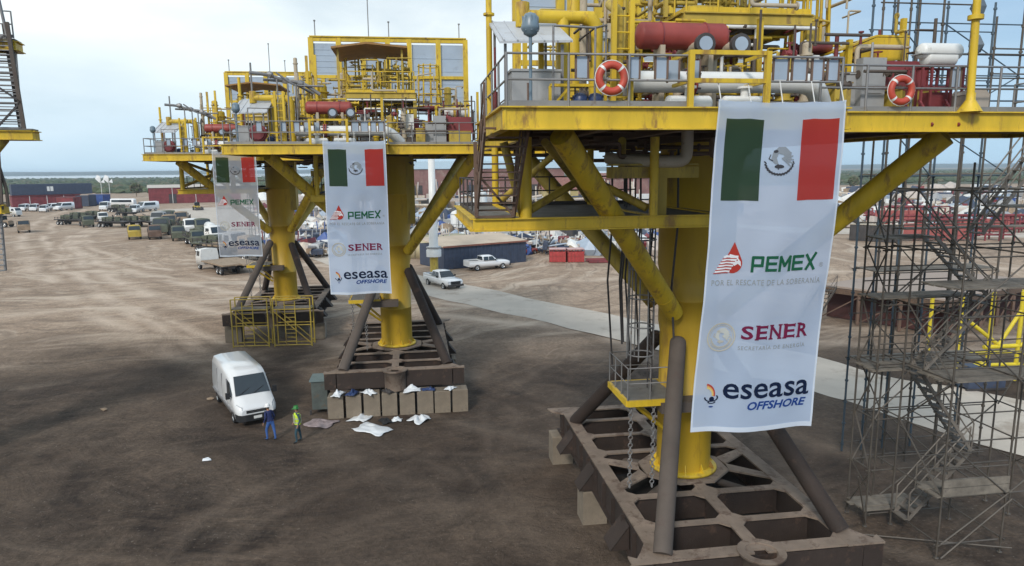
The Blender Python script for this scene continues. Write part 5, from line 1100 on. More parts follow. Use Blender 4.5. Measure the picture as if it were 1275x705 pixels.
# containers and sheds on the left horizon
def shed(label, p0, p1, Hh, D_, wall, roof, group=None, name='warehouse', gable=.08, doors=2, slope=None):
    a, c = Vector(p0), Vector(p1); L_ = (c-a).length; rz = heading(a,c)
    R_ = thing(name,label,'building',a,rz,group); b = MB(); b.box(0,L_,0,D_,0,Hh)
    for i in range(int(L_/1.2)): b.box(.3+i*1.2,.75+i*1.2,-.06,-.002,.1,Hh-.1)
    b.build('wall',wall,R_); b = MB(); e = .4; r_ = Hh+D_*gable
    b.slab([(-e,-e,Hh+.02),(L_+e,-e,Hh+.02),(L_+e,D_/2,r_),(-e,D_/2,r_)],(0,0,.15)); b.slab([(-e,D_/2,r_),(L_+e,D_/2,r_),(L_+e,D_+e,Hh+.02),(-e,D_+e,Hh+.02)],(0,0,.15)); b.build('roof',roof,R_)
    for i in range(doors):
        x = L_*(i+.5)/doors; b = MB(); b.box(x-L_*.04,x+L_*.04,-.12,-.07,0,Hh*.6); b.build('door',DRK,R_)
    for i in range(1,4): b = MB(); b.box(L_*i/4-.1,L_*i/4+.1,-.16,-.07,0,Hh); b.build('drainpipe',WHT,R_)
    return R_
shed('long maroon shed with a pale roof at the far left of the farthest platform', G(186,254), G(300,251), 6.5, 14, MAR, mat('pale_roof',(.5,.45,.40),.8,var=.1))
shed('long maroon container row under navy ones at the left horizon', G(16,259), G(101,256), 4.4, 6, MAR, MAR, name='container_row', gable=.01, doors=0)
R_ = thing('navy_container_row','navy container row stacked on the maroon ones at the left horizon','container',G(16,259)+Vector((0,.4,4.7)),hdg((16,259),(101,256))); b = MB(); b.box(0,27,0,5.4,0,4.2)
for i in range(22): b.box(.4+i*1.2,.9+i*1.2,-.06,0,.1,4.1)
b.build('wall',NVS,R_); b = MB(); b.box(11.5,13.6,-.1,-.07,1.4,3.2); b.m = 1; b.box(12.4,12.6,-.13,-.1,1.4,3.2); b.build('window',[WHT,NVS],R_)
for i, (x0, x1, y, m, lb) in enumerate(((100,116,255,NVS,'navy-blue container left of the coach'),(116,134,253,BLU,'blue container behind the white van'),(76,98,258,MAR,'low maroon container near the right end of the container row'))):
    a, c = G(x0,y+2), G(x1,y+2); container(lb,(a+c)/2,heading(a,c),m,(c-a).length,4.2,4,group='containers near the scrub')
for x, lb in ((128,'white flag on a thin pole, left of the pair before the scrub'),(138,'white flag on a thin pole, right of the pair before the scrub')):
    p = G(x,252); R_ = thing('flag',lb,'flag',p,0,'pair of white flags'); b = MB(); b.tube((0,0,0),(0,0,11.5),.12,6); b.build('pole',WHT,R_)
    b = MB(); b.slab([(0,0,11.3),(-1.5,.3,12.2),(-2.4,0,10.4),(-.6,.2,8.6)],(0,.06,0)); b.slab([(0,0,8.9),(1.6,.2,8.5),(1.4,.2,10.4)],(0,.06,0)); b.build('cloth',CARW,R_)
# ================================================================ MIDDLE YARD
# long navy shed with sandy roof
a, c = G(553,336), G(655,326); R_ = thing('low_shed','low navy shed with a pale sandy roof behind the broadside pickup','shed',a,heading(a,c)); L_ = (c-a).length
b = MB(); b.box(0,L_,0,7,0,2.9)
for i in range(int(L_/.6)): b.box(.15+i*.6,.42+i*.6,-.05,0,.1,2.8)
b.build('wall',NVS,R_); b = MB(); b.slab([(-.2,-.25,2.92),(L_+.2,-.25,2.92),(L_+.2,7.2,3.5),(-.2,7.2,3.5)],(0,0,.12)); b.build('roof',SAND,R_)
b = MB(); b.box(-.22,L_+.22,-.3,-.255,2.86,3.08); b.build('fascia',mat('rust_red_trim',(.25,.10,.07),.8),R_)
a = G(500,322); R_ = thing('tarpaulin_stack','pale yellow tarpaulined stack left of the navy shed','stack',a,.02)
b = MB(); b.loft([[Vector((x,0,0)),Vector((x,9,0)),Vector((x,8.6,2.7+.2*sin(x))),Vector((x,.3,2.5+.2*cos(x)))] for x in (0,1.5,3,4.5,6,7.5,9,10.5)]); fixn(b.build('tarpaulin',TARP,R_))
b = MB()
for x in (2,5,8): b.beam((x,-.03,2.6),(x,-.03,0),.06,.05)
b.build('lashing_strap',DRK,R_)
# red cages
for x, lb in ((694,'left red cage crate on the ground right of the navy shed'),(716,'right red cage crate, bigger one right of the navy shed')):
    p = G(x,326); R_ = thing('cage_crate',lb,'crate',p,random.uniform(-.1,.3),'red cage crates'); b = MB(); b.box(-1.1,1.1,-.9,.9,.1,1.5); b.build('body',mat('crate_red',(.42,.05,.05),.6,var=.25,vscale=3),R_); b = MB()
    for i in range(6): 
        for k in (-1,1): b.beam((-1.12+i*.448,k*.92,0),(-1.12+i*.448,k*.92,1.8),.06,.06)
    for z in (.1,.9,1.8):
        for k in (-1,1): b.beam((-1.12,k*.92,z),(1.12,k*.92,z),.06,.06); b.beam((k*1.12,-.92,z),(k*1.12,.92,z),.06,.06)
    b.build('cage_frame',RED,R_); b = MB(); b.slab([(-1.15,-.95,1.82),(1.15,-.95,1.82),(1.15,.95,1.86),(-1.15,.95,1.84)],(0,0,.05)); b.build('lid',mat('pale_pink_lid',(.55,.35,.33),.6),R_)
b = MB()
for i in range(9): b.tube((random.uniform(-.4,0),i*.3,.12+.1*(i%3)),(random.uniform(5,6.5),i*.3+random.uniform(-.2,.2),.12+.1*(i%3)),.09,6)
o = b.build('pipe_pile',MAR,None,G(735,328),.1); tag(o,'low pile of dark red pipes on the ground beside the red cages','pipes')
a, c = G(642,318), G(664,316); 
R_ = thing('parked_car','dark red car parked at the right end of the navy shed','car',(a+c)/2,heading(a,c)+.3); b = MB(); b.loft([sec(-2.2,[(0,.35),(.85,.35),(.9,.8),(.8,.95),(0,1)]),sec(2.2,[(0,.35),(.85,.35),(.85,.7),(.7,.8),(0,.85)])]); fixn(b.build('body',RED,R_)); b = MB(); b.loft([sec(-1.5,[(0,.95),(.75,.95),(.6,1.1),(0,1.1)]),sec(-.9,[(0,.95),(.8,.95),(.62,1.5),(0,1.55)]),sec(.4,[(0,.95),(.8,.95),(.62,1.5),(0,1.55)]),sec(1.1,[(0,.9),(.78,.9),(.7,.95),(0,.95)])]); fixn(b.build('cab',GLS,R_))
for k in (-1,1):
    for x in (-1.4,1.4): wheel(R_,x,k*.8,.33)
# white stand pipe between the two near platforms
R_ = thing('stand_pipe','tall white standing pipe on a yellow flanged base beyond the front pickup','pipe',G(541,346),0)
b = MB(); b.lathe([(.62,0),(.62,.2),(.5,.25),(.5,2.6)],n=18); b.build('base',YELD,R_); b = MB(); b.lathe([(.9,2.6),(.9,3.4),(.78,3.5),(.78,3.7),(.55,3.9),(.5,8.0),(.42,8.6),(.4,14.5),(.0,14.5)],n=18); b.build('shaft',WHT,R_)
b = MB(); b.torus((0,0,3.7),.8,.12,'z',20,6); b.build('flange',GBX,R_)
# halls behind
FMR = mat('hazed_maroon_sheet',(.22,.115,.105),.7,var=.3,vscale=.25,dirt=(.30,.22,.19),dscale=.3,damt=.6)  # maroon greyed by distance haze, painted into the sheet colour
shed('long maroon hall with a pale blue roof behind the scrap yard', (-42,232,0), (18,236,0), 13.2, 26, FMR, LBL, gable=.10, doors=3)
shed('maroon hall with rusty roof behind the lower deck of the nearest platform', (22,240,0), (62,238,0), 9.5, 22, FMR, mat('rusty_roof',(.24,.11,.09),.8,var=.3), gable=.08, doors=2)
shed('yellow-gabled workshop left of the lower deck brace', (9,196,0), (19,197,0), 7.0, 10, mat('cream_wall',(.42,.34,.16),.8), mat('rusty_roof',(.24,.11,.09)), gable=.35, doors=1, name='workshop')
# big tanks and machines
for p, r_, h_, lb in (((598,290),1.5,8,'white upright tank with a domed top between the platforms'),((571,291),1.6,4,'short white tank left of the taller one'),((675,268),2.2,4.5,'squat white tank under the lower deck')):
    R_ = thing('storage_tank',lb,'tank',G(*p),0,'white storage tanks'); b = MB(); b.lathe([(r_,0),(r_,h_),(r_*.8,h_+.5),(r_*.3,h_+.8),(0,h_+.85)],n=20); b.build('shell',WHT,R_)
    b = MB(); b.torus((0,0,h_),r_+.02,.06,'z',20,5); b.torus((0,0,h_*.5),r_+.02,.05,'z',20,5); b.build('stiffener_ring',GBX,R_); ladder(R_,(0,-r_-.15,0),(0,-r_-.15,h_+.8),.6)
R_ = thing('cable_reel','brown cable reel standing beside the white tanks','reel',G(556,298),.4); b = MB()
for y in (-.7,.7): b.lathe([(.1,y-.05),(1.5,y-.05),(1.5,y+.05),(.1,y+.05)],(0,0,1.5),'y',20)
b.build('side_disc',TAN,R_); b = MB(); b.lathe([(.8,-.65),(.8,.65)],(0,0,1.5),'y',16); b.build('cable_winding',DRK,R_)
boxes = [((520,300),NVS,'dark container at the left side of the scrap yard'),((560,272),WHT,'white cabin left of the upright tank'),((620,284),LBL,'pale blue container behind the scrap heap'),((585,268),MAR,'maroon container behind the tanks'),((660,262),NVS,'navy cabin under the lower deck'),((690,255),GBX,'grey cabin far behind the lower deck'),((700,290),LPN,'steel-blue container in the middle of the scrap yard'),((765,292),MAR,'maroon container at the right side of the scrap yard'),((748,278),WHT,'white container behind the maroon one in the scrap yard'),((800,286),MAR,'maroon container beside the ladder cage'),((812,265),NVS,'navy container behind the ladder cage'),((735,262),TAN,'tan container behind the deck braces'),((362,296),WHT,'white cabin between the farthest and the middle platform'),((385,305),NVS,'navy container left of the middle banner'),((340,275),YELD,'yellow cabin behind the farthest banner'),((378,268),WHT,'white container high up between the two left columns')]
for p, m, lb in boxes: container(lb, G(*p), random.uniform(-.5,.5), m, group='containers in the scrap yard')
SC = [WHT, NVS, TAN, DRK, MAR, GBX, BLU, mat('scrap_pale',(.48,.42,.38),.8), LPN, mat('scrap_cream',(.55,.48,.40),.8,var=.3)]
def junk(name, label, spec, n, seed):
    rr = random.Random(seed); b = MB()
    for _ in range(n):
        x0, x1, y0, y1 = spec; p = G(rr.uniform(x0,x1), y0+(y1-y0)*rr.random()**.8); b.m = rr.choices(range(10),(7,6,5,5,3,4,2,7,3,5))[0]; s = rr.uniform(.5,1.4)*(max(1,p.y/115))**.75
        k = rr.random(); z = rr.uniform(0,1.4)
        if k < .45: b.rbox((p.x,p.y,z+.4*s),(rr.uniform(.5,2.8)*s,rr.uniform(.4,1.5)*s,rr.uniform(.3,1.3)*s),rr.uniform(0,3),rr.uniform(-.3,.3))
        elif k < .75:
            a = rr.uniform(0,pi); l_ = rr.uniform(1.5,4.5); d = Vector((cos(a),sin(a),rr.uniform(-.25,.4)))*l_; q = Vector((p.x,p.y,z+.5)); b.tube(q-d/2,q+d/2,rr.uniform(.06,.3),6)
        elif k < .9: b.beam((p.x,p.y,0),(p.x+rr.uniform(-.6,.6),p.y,rr.uniform(1.5,3.6)),.15,.15)
        else: b.blob((p.x,p.y,.7*s),1.5*s,jit=.4)
    o = b.build(name, SC); tag(o,label,'scrap',kind='stuff')
junk('scrap_heap','jumbled scrap metal, pipes and machine parts between the two near platforms',(500,835,243,318),3200,5)
junk('scrap_heap','loose scrap and stacked material behind the farthest platform column',(325,420,246,322),900,6)
junk('stacked_material','stacked pipes and material beyond the scaffold tower',(1040,1275,240,284),1300,9)
rr = random.Random(21); b = MB()
for _ in range(520):
    x = rr.uniform(-45,66); y = rr.uniform(185,228); z = rr.uniform(0,1)**1.5*8; b.m = rr.choice((0,1,2,2,3,5,7,7,9)); k = rr.random()
    if k < .5: b.rbox((x,y,z*.5+.6),(rr.uniform(1.5,7),rr.uniform(1,3),rr.uniform(.8,2.6)),rr.uniform(-.3,.3))
    elif k < .75: b.beam((x,y,0),(x+rr.uniform(-1,1),y,z+2.5),.35,.35)
    else: b.tube((x-3,y,z*.6+.5),(x+rr.uniform(1,6),y,z*.6+.5+rr.uniform(-.5,1.5)),rr.uniform(.2,.5),6)
o = b.build('stacked_material', SC); tag(o,'tall irregular stacks of steel and crates in front of the maroon halls','scrap',kind='stuff')
# ================================================================ RIGHT BACKGROUND
container('long dark container with a pale roof behind the left scaffold posts', G(1088,300), heading(G(1060,300),G(1120,303)), DRK, 7.5, 2.8, top=BEI, group='containers beyond the scaffold')
container('small blue container with white marks in the right distance', G(1251,262), .05, BLU, 4.5, 3.6, group='containers beyond the scaffold')
container('dark cabin at the left side of the bare ground beyond the scaffold', G(1102,254), .1, NVS, 9, 4, group='containers beyond the scaffold')
for (x0,x1,y,hh,lb) in ((1120,1262,300,3.4,'long maroon pipe rack beyond the scaffold, front one'),(1085,1190,283,4.0,'maroon pipe rack behind the front one'),(1190,1300,290,3.0,'maroon pipe rack at the right border')):
    a, c = G(x0,y), G(x1,y); L_ = (c-a).length; R_ = thing('pipe_rack',lb,'pipe rack',a,heading(a,c),'maroon pipe racks'); rr = random.Random(x0)
    n = int(L_/2.2)
    for i in range(n+1):
        b = MB(); x = i*L_/n
        for y_ in (0,3): b.beam((x,y_,0),(x,y_,hh),.22,.22)
        b.beam((x,0,hh*.55),(x,3,hh*.55),.2,.2); b.beam((x,0,hh),(x,3,hh),.2,.2); b.build('rack_post',MAR,R_)
    b = MB()
    for j in range(16): y_ = rr.uniform(-.1,3); z = rr.choice((hh*.55,hh,hh*.2))+.25; b.tube((rr.uniform(-.5,L_*.3),y_,z),(rr.uniform(L_*.6,L_+.5),y_,z),rr.uniform(.12,.3),8)
    b.build('pipe_stack',MAR,R_)
    b = MB(); b.box(.5,L_*.6,-.05,.0,.3,hh*.9); b.build('side_sheet',mat('faded_red_sheet',(.33,.09,.08),.7,var=.2),R_)
# raised deck module
T3 = lambda x, y: G(x,y,3.0)
A_, B_, C_ = T3(1022,354), T3(1180,373), T3(1300,349); D1 = A_+(C_-B_)*1.15; E1 = C_+(A_-B_)*.9
R_ = thing('deck_module','long raised steel module with a sandy top and dark open maroon side, behind the scaffold','steel module',(0,0,0))
b = MB(); b.prism([(p.x,p.y) for p in (A_,B_,C_,E1,D1)],2.85,3.0); b.build('top_plate',mat('module_top',(.34,.27,.225),.9,var=.12,vscale=.25,dirt=(.26,.20,.17),dscale=.5),R_)
def inset(p, q, d_=.5):
    n_ = Vector((-(q-p).y,(q-p).x,0)).normalized(); return p+n_*d_, q+n_*d_
for p, q in ((A_,B_),(B_,C_)):
    b = MB(); b.beam(Vector((p.x,p.y,2.6)),Vector((q.x,q.y,2.6)),.2,.42); b.build('edge_beam',UND,R_)
    p2, q2 = inset(p,q,1.6); b = MB(); b.beam(Vector((p2.x,p2.y,1.4)),Vector((q2.x,q2.y,1.4)),.3,2.7); b.build('side_wall',mat('dark_maroon',(.06,.022,.02),.85,var=.3,vscale=.5),R_)
    n = int((q-p).length/2.4)
    for i in range(n+1):
        t = p.lerp(q,i/n); b = MB(); b.beam((t.x,t.y,0),(t.x,t.y,2.4),.2,.2)
        if i < n: u_ = p.lerp(q,(i+1)/n); b.beam((t.x,t.y,.1),(u_.x,u_.y,2.3),.09,.09)
        b.build('side_post',BRN,R_)
st = stair_flight(R_, (A_.x-3.2,A_.y-3.0,.2),(A_.x-.3,A_.y-.6,3.0),1.4,SCF,10,(.6,-.8,0))
# yellow space frame
R_ = thing('tubular_frame','bright yellow tubular frame with V braces low behind the scaffold','steel frame',(25.9,39.6,0),radians(3))
def ty(p, q, r, nm): b = MB(); b.tube(p,q,r,10); b.build(nm,mat('bright_yellow',(.66,.52,.03),.5,var=.15,dirt=(.3,.2,.05)),R_)
for x in (.4,2.3,4.1,6.3):
    for y in (0,2.6):
        if y == 0 or x in (.4,6.3): ty((x,y,.1),(x,y,5.5-.15*y),.12,'frame_post')
for y in (0,2.6):
    ty((-.6,y,1.1),(6.6,y,1.1),.11,'frame_chord')
    if y == 0: ty((.4,y,4.2),(2.9,y,2.3),.11,'frame_diagonal'); ty((2.9,y,2.3),(4.1,y,4.4),.11,'frame_diagonal'); ty((2.0,y,2.2),(4.6,y,2.25),.13,'frame_chord'); ty((4.1,y,2.2),(6.3,y,3.4),.09,'frame_diagonal')
for x in (.4,2.3,6.3): ty((x,0,1.1),(x,2.6,1.1),.09,'frame_cross_tube')
R_ = thing('generator_skid','dark blue generator skid under the yellow tubular frame','generator',(26.2,38.2,0),.1); b = MB(); b.box(0,2.3,0,1.2,.12,1.0); b.box(.2,.9,.2,1,1.0,1.35); b.tube((1.6,.5,1),(1.6,.5,1.6),.07,8); b.build('housing',NVS,R_); b = MB(); b.box(-.1,2.4,-.05,.1,0,.12); b.box(-.1,2.4,1.1,1.25,0,.12); b.build('skid',DRK,R_)
R_ = thing('painted_board','white board with blue strokes on the pale road at the right border','board',(29.2,37.2,0),.0); b = MB(); b.box(0,2.6,0,.06,.25,1.35); b.build('board',WHT,R_); b = MB()
for i in range(7): b.rbox((.3+i*.3,-.012,1.05),(.16,.012,.22),0,0,.3)
b.build('blue_strokes',BLU,R_); b = MB()
for x in (.1,2.5): b.beam((x,.1,0),(x,.1,1.4),.06,.06); b.beam((x,.1,1.2),(x,.9,0),.05,.05)
b.build('support_leg',TAN,R_)
# ================================================================ NEAR SMALL THINGS
def block(label, loc, sz, rz=0, m=CON, group='concrete blocks under the platform frames'):
    R_ = MB(); w_, d_, h_ = sz; c_ = .04
    R_.loft([[Vector((-w_/2+a,-d_/2+a,z)),Vector((w_/2-a,-d_/2+a,z)),Vector((w_/2-a,d_/2-a,z)),Vector((-w_/2+a,d_/2-a,z))] for z, a in ((0,0),(h_-c_,0),(h_,c_))],False)
    R_.torus((0,0,h_),.08,.015,'x',10,5)
    o = R_.build('concrete_block',m,None,loc,rz); fixn(o); return tag(o,label,'block',group)
P2r = radians(8); rr = random.Random(4)
names = ['leftmost','second','third','fourth','fifth','sixth','seventh','rightmost']
for i in range(8):
    u = -3.1+i*.93; p = loc2w(P2c,(u,-6.0+.0,0)); block('%s block from the left in the concrete row before the middle platform'%names[i] if i not in (0,7) else '%s block of the concrete row before the middle platform'%names[i], p, (.82+rr.uniform(-.04,.03),.8,1.22+rr.uniform(-.04,.04)), P2r+rr.uniform(-.04,.04))
for (u,v,nm) in ((-3.0,6.3,'back left'),(3.0,6.3,'back right'),(3.1,0,'right side')): block('concrete block carrying the middle platform frame at its %s'%nm, loc2w(P2c,(u,v,0)), (.9,.9,1.28), P2r)
for (u,v,nm) in ((-3.1,6.3,'back left corner'),(3.0,6.3,'back right corner'),(-2.8,-4.6,'front left corner'),(2.8,-5.0,'front right corner'),(-3.05,1,'left side')): block('concrete block under the %s of the nearest frame'%nm, loc2w(P1c,(u,v,0)), (.9,.9,1.28), P2r)
for (u,v,nm) in ((-3.1,-4.8,'left front'),(3.1,-4.8,'right front'),(0,5,'rear')): block('concrete block under the %s of the farthest frame'%nm, loc2w(P3c,(u,v,0)), (1.2,1.0,1.28), P2r)
# grey steel bin left of the blocks
p = loc2w(P2c,(-4.0,-4.9,0)); R_ = thing('steel_bin','grey-green open steel bin left of the concrete block row','bin',p,P2r); b = MB(); b.box(-.42,.4,-.6,.6,.25,1.8); b.build('body',mat('bin_grey_green',(.08,.095,.088),.7,var=.3,dirt=(.12,.08,.05)),R_)
b = MB(); b.box(-.5,.46,-.68,.68,1.8,1.87); b.build('rim',mat('bin_rim',(.15,.20,.20),.6),R_); b = MB()
for x in (-.5,.4):
    for y in (-.65,.65): b.box(x-.05,x+.05,y-.05,y+.05,0,.25)
b.build('foot',DRK,R_)
def crumple(label, loc, s, m=PLS, seed=0, sq=(1.3,.7,.3), name='plastic_sheet', cat='plastic sheet', group='plastic sheets dropped before the block row', z=0):
    b = MB(); n = 14; vs = []
    for j in range(n+1):
        for i in range(n+1):
            x = (i/n-.5)*2; y = (j/n-.5)*2; r = sqrt(x*x+y*y); e = max(0,1-r*.8)
            q = Vector((x*1.7+seed*3.1,y*1.7,seed)); k = 1+.35*mn.noise(q*.8)
            vs.append((x*s*sq[0]*k, y*s*sq[1]*k, (.03+max(0,(.5+.8*mn.noise(q*1.3))*e*sq[2]*s*1.5+.05*abs(mn.noise(q*4))*e*s))))
    b.add(vs,[(j*(n+1)+i,j*(n+1)+i+1,(j+1)*(n+1)+i+1,(j+1)*(n+1)+i) for j in range(n) for i in range(n)],True)
    o = b.build(name,m,None,Vector(loc)+Vector((0,0,z)),seed); sol = o.modifiers.new('s','SOLIDIFY'); sol.thickness = .01; return tag(o,label,cat,group)
crumple('long crumpled white plastic sheet just below the third block',G(454,519),.62,seed=1.2)
crumple('spread white plastic sheet nearest the camera, left of the black bag',G(463,535),.72,seed=2.5,sq=(1.3,.8,.25))
crumple('bulky white plastic bundle at the right of the dropped sheets',G(523,523),.48,seed=4.1,sq=(1.1,.9,.9))
crumple('small round white bag right of the black bag',G(494,524),.26,seed=3.3,sq=(1,.8,.7),name='plastic_bag',cat='bag')
crumple('black bag between the white plastic sheets',G(479,525),.32,BLK,seed=5.3,sq=(1.2,.8,.6),name='black_bag',cat='bag')
crumple('pile of pinkish grey rags right of the grey-green bin',G(399,528),.7,mat('rag_pink_grey',(.30,.24,.24),.9,var=.4,vscale=3),seed=6.1,sq=(1,.8,.25),name='rag_pile',cat='rags')
for i,(u,sz_,m,lb) in enumerate(((-2.95,.42,PLS,'white sheet on top of the leftmost concrete block'),(-1.35,.42,PLS,'white folded plastic on top of the third block'),(.9,.5,PLS,'flat white sheet on top of the sixth block'),(-2.2,.4,NVY,'navy tarpaulin scrap on the second block'),(-.4,.35,DRK,'dark sack on top of the fourth block'),(1.75,.35,NVY,'navy cloth on top of the seventh block'),(2.9,.34,PLS,'white bag on the rightmost block'))):
    crumple(lb,loc2w(P2c,(u,-6.2,1.24)),sz_,m,seed=7.7+i,sq=(1.0,.6,.55),name='wrapped_bundle',cat='bundle',group='bundles lying on the concrete blocks')
# trees and bushes that stand apart
def tree(label, p, h_, seed):
    R_ = thing('tree',label,'tree',p,0,'single trees at the yard edge'); rr = random.Random(seed); b = MB(); b.pipe([(0,0,0),(.1,0,h_*.3),(0,.1,h_*.6)],h_*.04,7,True,h_*.015)
    for i in range(5): a = i*1.3; b.tube((0,0,h_*(.25+.06*i)),(cos(a)*h_*.28,sin(a)*h_*.28,h_*(.55+.06*i)),h_*.012,5)
    b.build('trunk',TAN,R_); b = MB()
    for i in range(170):
        a = rr.uniform(0,2*pi); r_ = h_*.42*sqrt(rr.random()); z = h_*rr.uniform(.35,1); k = sin(min(1,(z/h_-.25)/.8)*pi)**.5; b.m = rr.randint(0,1); b.blob((cos(a)*r_*k,sin(a)*r_*k,z),h_*rr.uniform(.05,.11),jit=.45)
    b.build('crown',[SCR[0],SCR[2]],R_)
for p, h_, lb in (((1062,236),7,'small tree at the scrub edge left of the scaffold'),((1160,236),6,'small tree behind the middle of the scaffold'),((170,245),7,'small tree left of the maroon shed'),((225,243),6,'round tree behind the maroon shed'),((60,246),6,'small tree behind the navy containers')): tree(lb,G(*p),h_,p[0])
# ================================================================ PEOPLE
def skinned(verts, edges, radii, mats_fn, mats, parent, name='body', sub=2):
    me = bpy.data.meshes.new(name); me.from_pydata([Vector(v) for v in verts], edges, []); o = bpy.data.objects.new(name, me); COL.objects.link(o)
    md = o.modifiers.new('k','SKIN'); md.use_smooth_shade = True
    for i, r in enumerate(radii): me.skin_vertices[0].data[i].radius = (r if isinstance(r, tuple) else (r,r))
    me.skin_vertices[0].data[0].use_root = True
    s2 = o.modifiers.new('s','SUBSURF'); s2.levels = sub; s2.render_levels = sub
    dg = bpy.context.evaluated_depsgraph_get(); m2 = bpy.data.meshes.new_from_object(o.evaluated_get(dg)); bpy.data.objects.remove(o); bpy.data.meshes.remove(me)
    m2.name = name; m2.materials.clear(); [m2.materials.append(q) for q in mats]
    for p in m2.polygons: p.material_index = mats_fn(p.center); p.use_smooth = True
    r_ = bpy.data.objects.new(name, m2); COL.objects.link(r_); r_.parent = parent; return r_
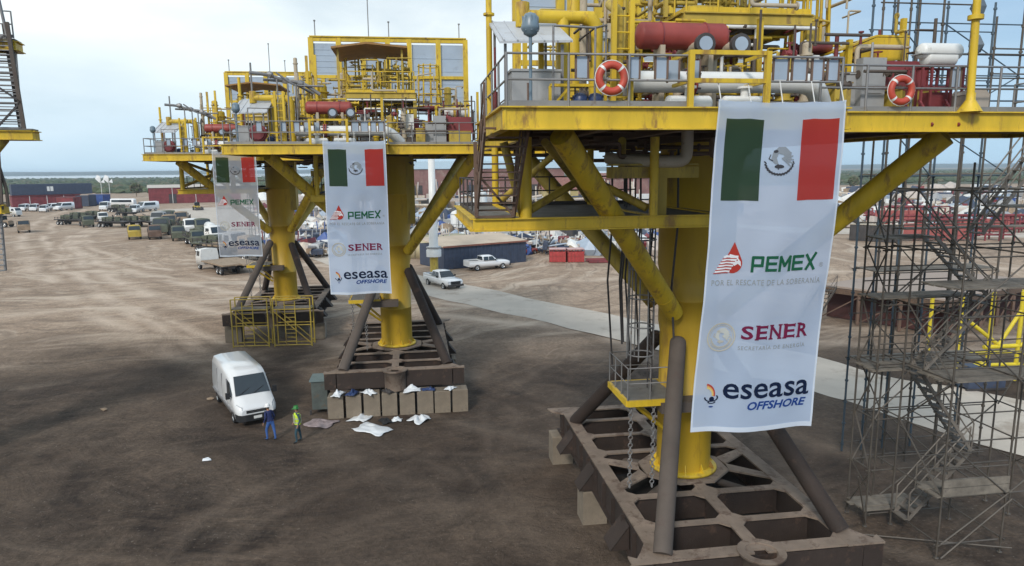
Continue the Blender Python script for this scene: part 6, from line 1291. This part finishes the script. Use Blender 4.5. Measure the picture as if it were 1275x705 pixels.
def person(label, loc, rz, top, bot, helm, vest=None, bend=0.0, step=.18, arms=None, skirt=False, vestcol=None):
    R_ = thing('person',label,'person',loc,rz)
    b_ = bend
    V = [(0,0,.95),(b_*.25,0,1.12),(b_*.6,0,1.32),(b_*.85,0,1.44),(b_*.95,0,1.50),(b_*1.1+.01,0,1.57),(b_*1.15+.02,0,1.65),(b_*1.15+.01,0,1.73)]
    Rr = [(.145,.115),(.15,.105),(.17,.115),(.12,.09),.052,.062,(.085,.072),(.06,.06)]; E = [(i,i+1) for i in range(7)]
    def chain(start, pts, rs):
        k = start
        for p, r in zip(pts, rs): V.append(p); Rr.append(r); E.append((k,len(V)-1)); k = len(V)-1
        return k
    for s_ in (-1,1):
        st_ = step*s_
        chain(0,[(st_*.15,s_*.095,.88),(st_*.9+.03,s_*.11,.50),(st_-.02,s_*.11,.10),(st_+.05,s_*.12,.045),(st_+.17,s_*.13,.035)],[.095,.065,.045,.042,.036])
        sh = V[3]; (e1,h1) = (arms or {}).get(s_, ((-.04,.27,1.16),(.08,.30,.92)))
        e1 = (e1[0]+sh[0]*.6,s_*e1[1],e1[2]); h1 = (h1[0]+sh[0]*.4,s_*h1[1],h1[2]); hv = (Vector(h1)-Vector(e1)).normalized()
        k = chain(3,[(sh[0],s_*.18,sh[2]-.03),e1,h1],[.062,.042,.030]); pal = tuple(Vector(h1)+hv*.06); k = chain(k,[pal],[(.034,.018)])
        for f in range(4):
            off = Vector((.026*(f-1.5),0,0)); base = Vector(pal)+off+hv*.035; ln = (.052,.062,.058,.044)[f]
            chain(k,[tuple(base),tuple(base+hv*ln*.6+Vector((0,-s_*.006,0))),tuple(base+hv*ln+Vector((0,-s_*.02,0)))],[.009,.0085,.007])
        tb = Vector(h1)+hv*.03; chain(k-1,[tuple(tb+Vector((.035,0,0))),tuple(tb+Vector((.05,0,0))+hv*.035)],[.010,.008])
    hz = V[4][2]
    def fn(c):
        if c.z > hz-.005 and abs(c.y) < .11: return 2
        if c.z < .075: return 3
        far_ = abs(c.y) > .20 and any((Vector(c)-Vector(v)).length < .10 and abs(v[1]) > .2 and i > 12 for i, v in enumerate(V) if Rr[i] in (.009,.0085,.007,(.034,.018)))
        if far_: return 2
        return 0 if c.z > .96 else 1
    skinned(V,E,Rr,fn,[top,bot,SKIN,BLK],R_)
    hc = Vector(V[6]); b = MB()
    for k in (-1,1): b.blob(hc+Vector((.080,k*.032,.0)),.012,jit=.05)
    b.build('eye',HAIR,R_); b = MB(); b.blob(hc+Vector((.088,0,-.03)),.020,sq=(1,.7,1.3),jit=.05)
    for k in (-1,1): b.blob(hc+Vector((0,k*.074,-.01)),.028,sq=(.6,.4,1.2),jit=.05)
    b.build('nose_and_ears',SKIN,R_); b = MB(); b.blob(hc+Vector((.072,0,-.062)),.022,sq=(.4,1.1,.35),jit=.05); b.build('mouth',mat('lip',(.25,.09,.07)),R_)
    b = MB(); b.blob(hc+Vector((-.03,0,.0)),.098,sq=(.9,1.0,1.0),jit=.04); b.build('hair',HAIR,R_)
    b = MB(); z0 = hc.z+.035; b.lathe([(.150,z0-.005),(.118,z0+.005),(.118,z0+.04),(.105,z0+.09),(.07,z0+.125),(.02,z0+.14),(0,z0+.14)],(hc.x,0,0),n=18); b.slab([(hc.x+.09,-.08,z0),(hc.x+.19,-.05,z0-.012),(hc.x+.19,.05,z0-.012),(hc.x+.09,.08,z0)],(0,0,.012)); b.box(hc.x-.1,hc.x+.1,-.01,.01,z0+.1,z0+.148); b.build('safety_helmet',helm,R_)
    if vest:
        def ring(z, cx_, rx, ry): return [Vector((cx_+rx*cos(2*pi*i/18), ry*sin(2*pi*i/18), z)) for i in range(18)]
        b = MB(); b.loft([ring(.90,0,.155,.185),ring(1.1,b_*.25,.150,.180),ring(1.28,b_*.55,.160,.205),ring(1.40,b_*.8,.135,.19),ring(1.47,b_*.9,.08,.11)],True,False); vo = b.build('vest',vest,R_)
        b = MB()
        for z in (1.0,1.2): b.loft([ring(z-.025,b_*.25*(z-.9)/.2,.160,.197),ring(z+.025,b_*.25*(z-.9)/.2,.160,.197)],True,False)
        for k in (-1,1): b.slab([(b_*.25+.152,k*.09-.02,.95),(b_*.25+.152,k*.09+.02,.95),(b_*.75+.15,k*.09+.02,1.38),(b_*.75+.15,k*.09-.02,1.38)],(.012,0,0)); b.slab([(b_*.25-.17,k*.09-.02,.95),(b_*.25-.17,k*.09+.02,.95),(b_*.75-.155,k*.09+.02,1.38),(b_*.75-.155,k*.09-.02,1.38)],(.012,0,0))
        b.build('reflective_band',vestcol or REFL,vo)
    return R_
person('person in blue coveralls and white helmet walking beside the front of the van', G(338,548), radians(150), CLN, CLB, HWH, None, .10, .16)
person('person in yellow hi-vis vest, green helmet and dark trousers, right of the one in blue', G(372,550), radians(215), CLT, CLT, HGR, HVY, .02, .14)
# small stones and litter on the trodden ground
PB = [CON, TAN, PLS]
for i,(x,y,lb) in enumerate(((258,573,'small white scrap of litter alone on the dark ground below the van'),(262,497,'small pale stone behind the left side of the van'),(130,510,'small stone on the dark ground far left of the van'))):
    b = MB(); b.blob((0,0,.02),.16,sq=(1.5,1,.45),jit=.4); o = b.build('stone' if i else 'litter_scrap',TAN if i else PLS,None,G(x,y)); tag(o,lb,'stone' if i else 'litter')
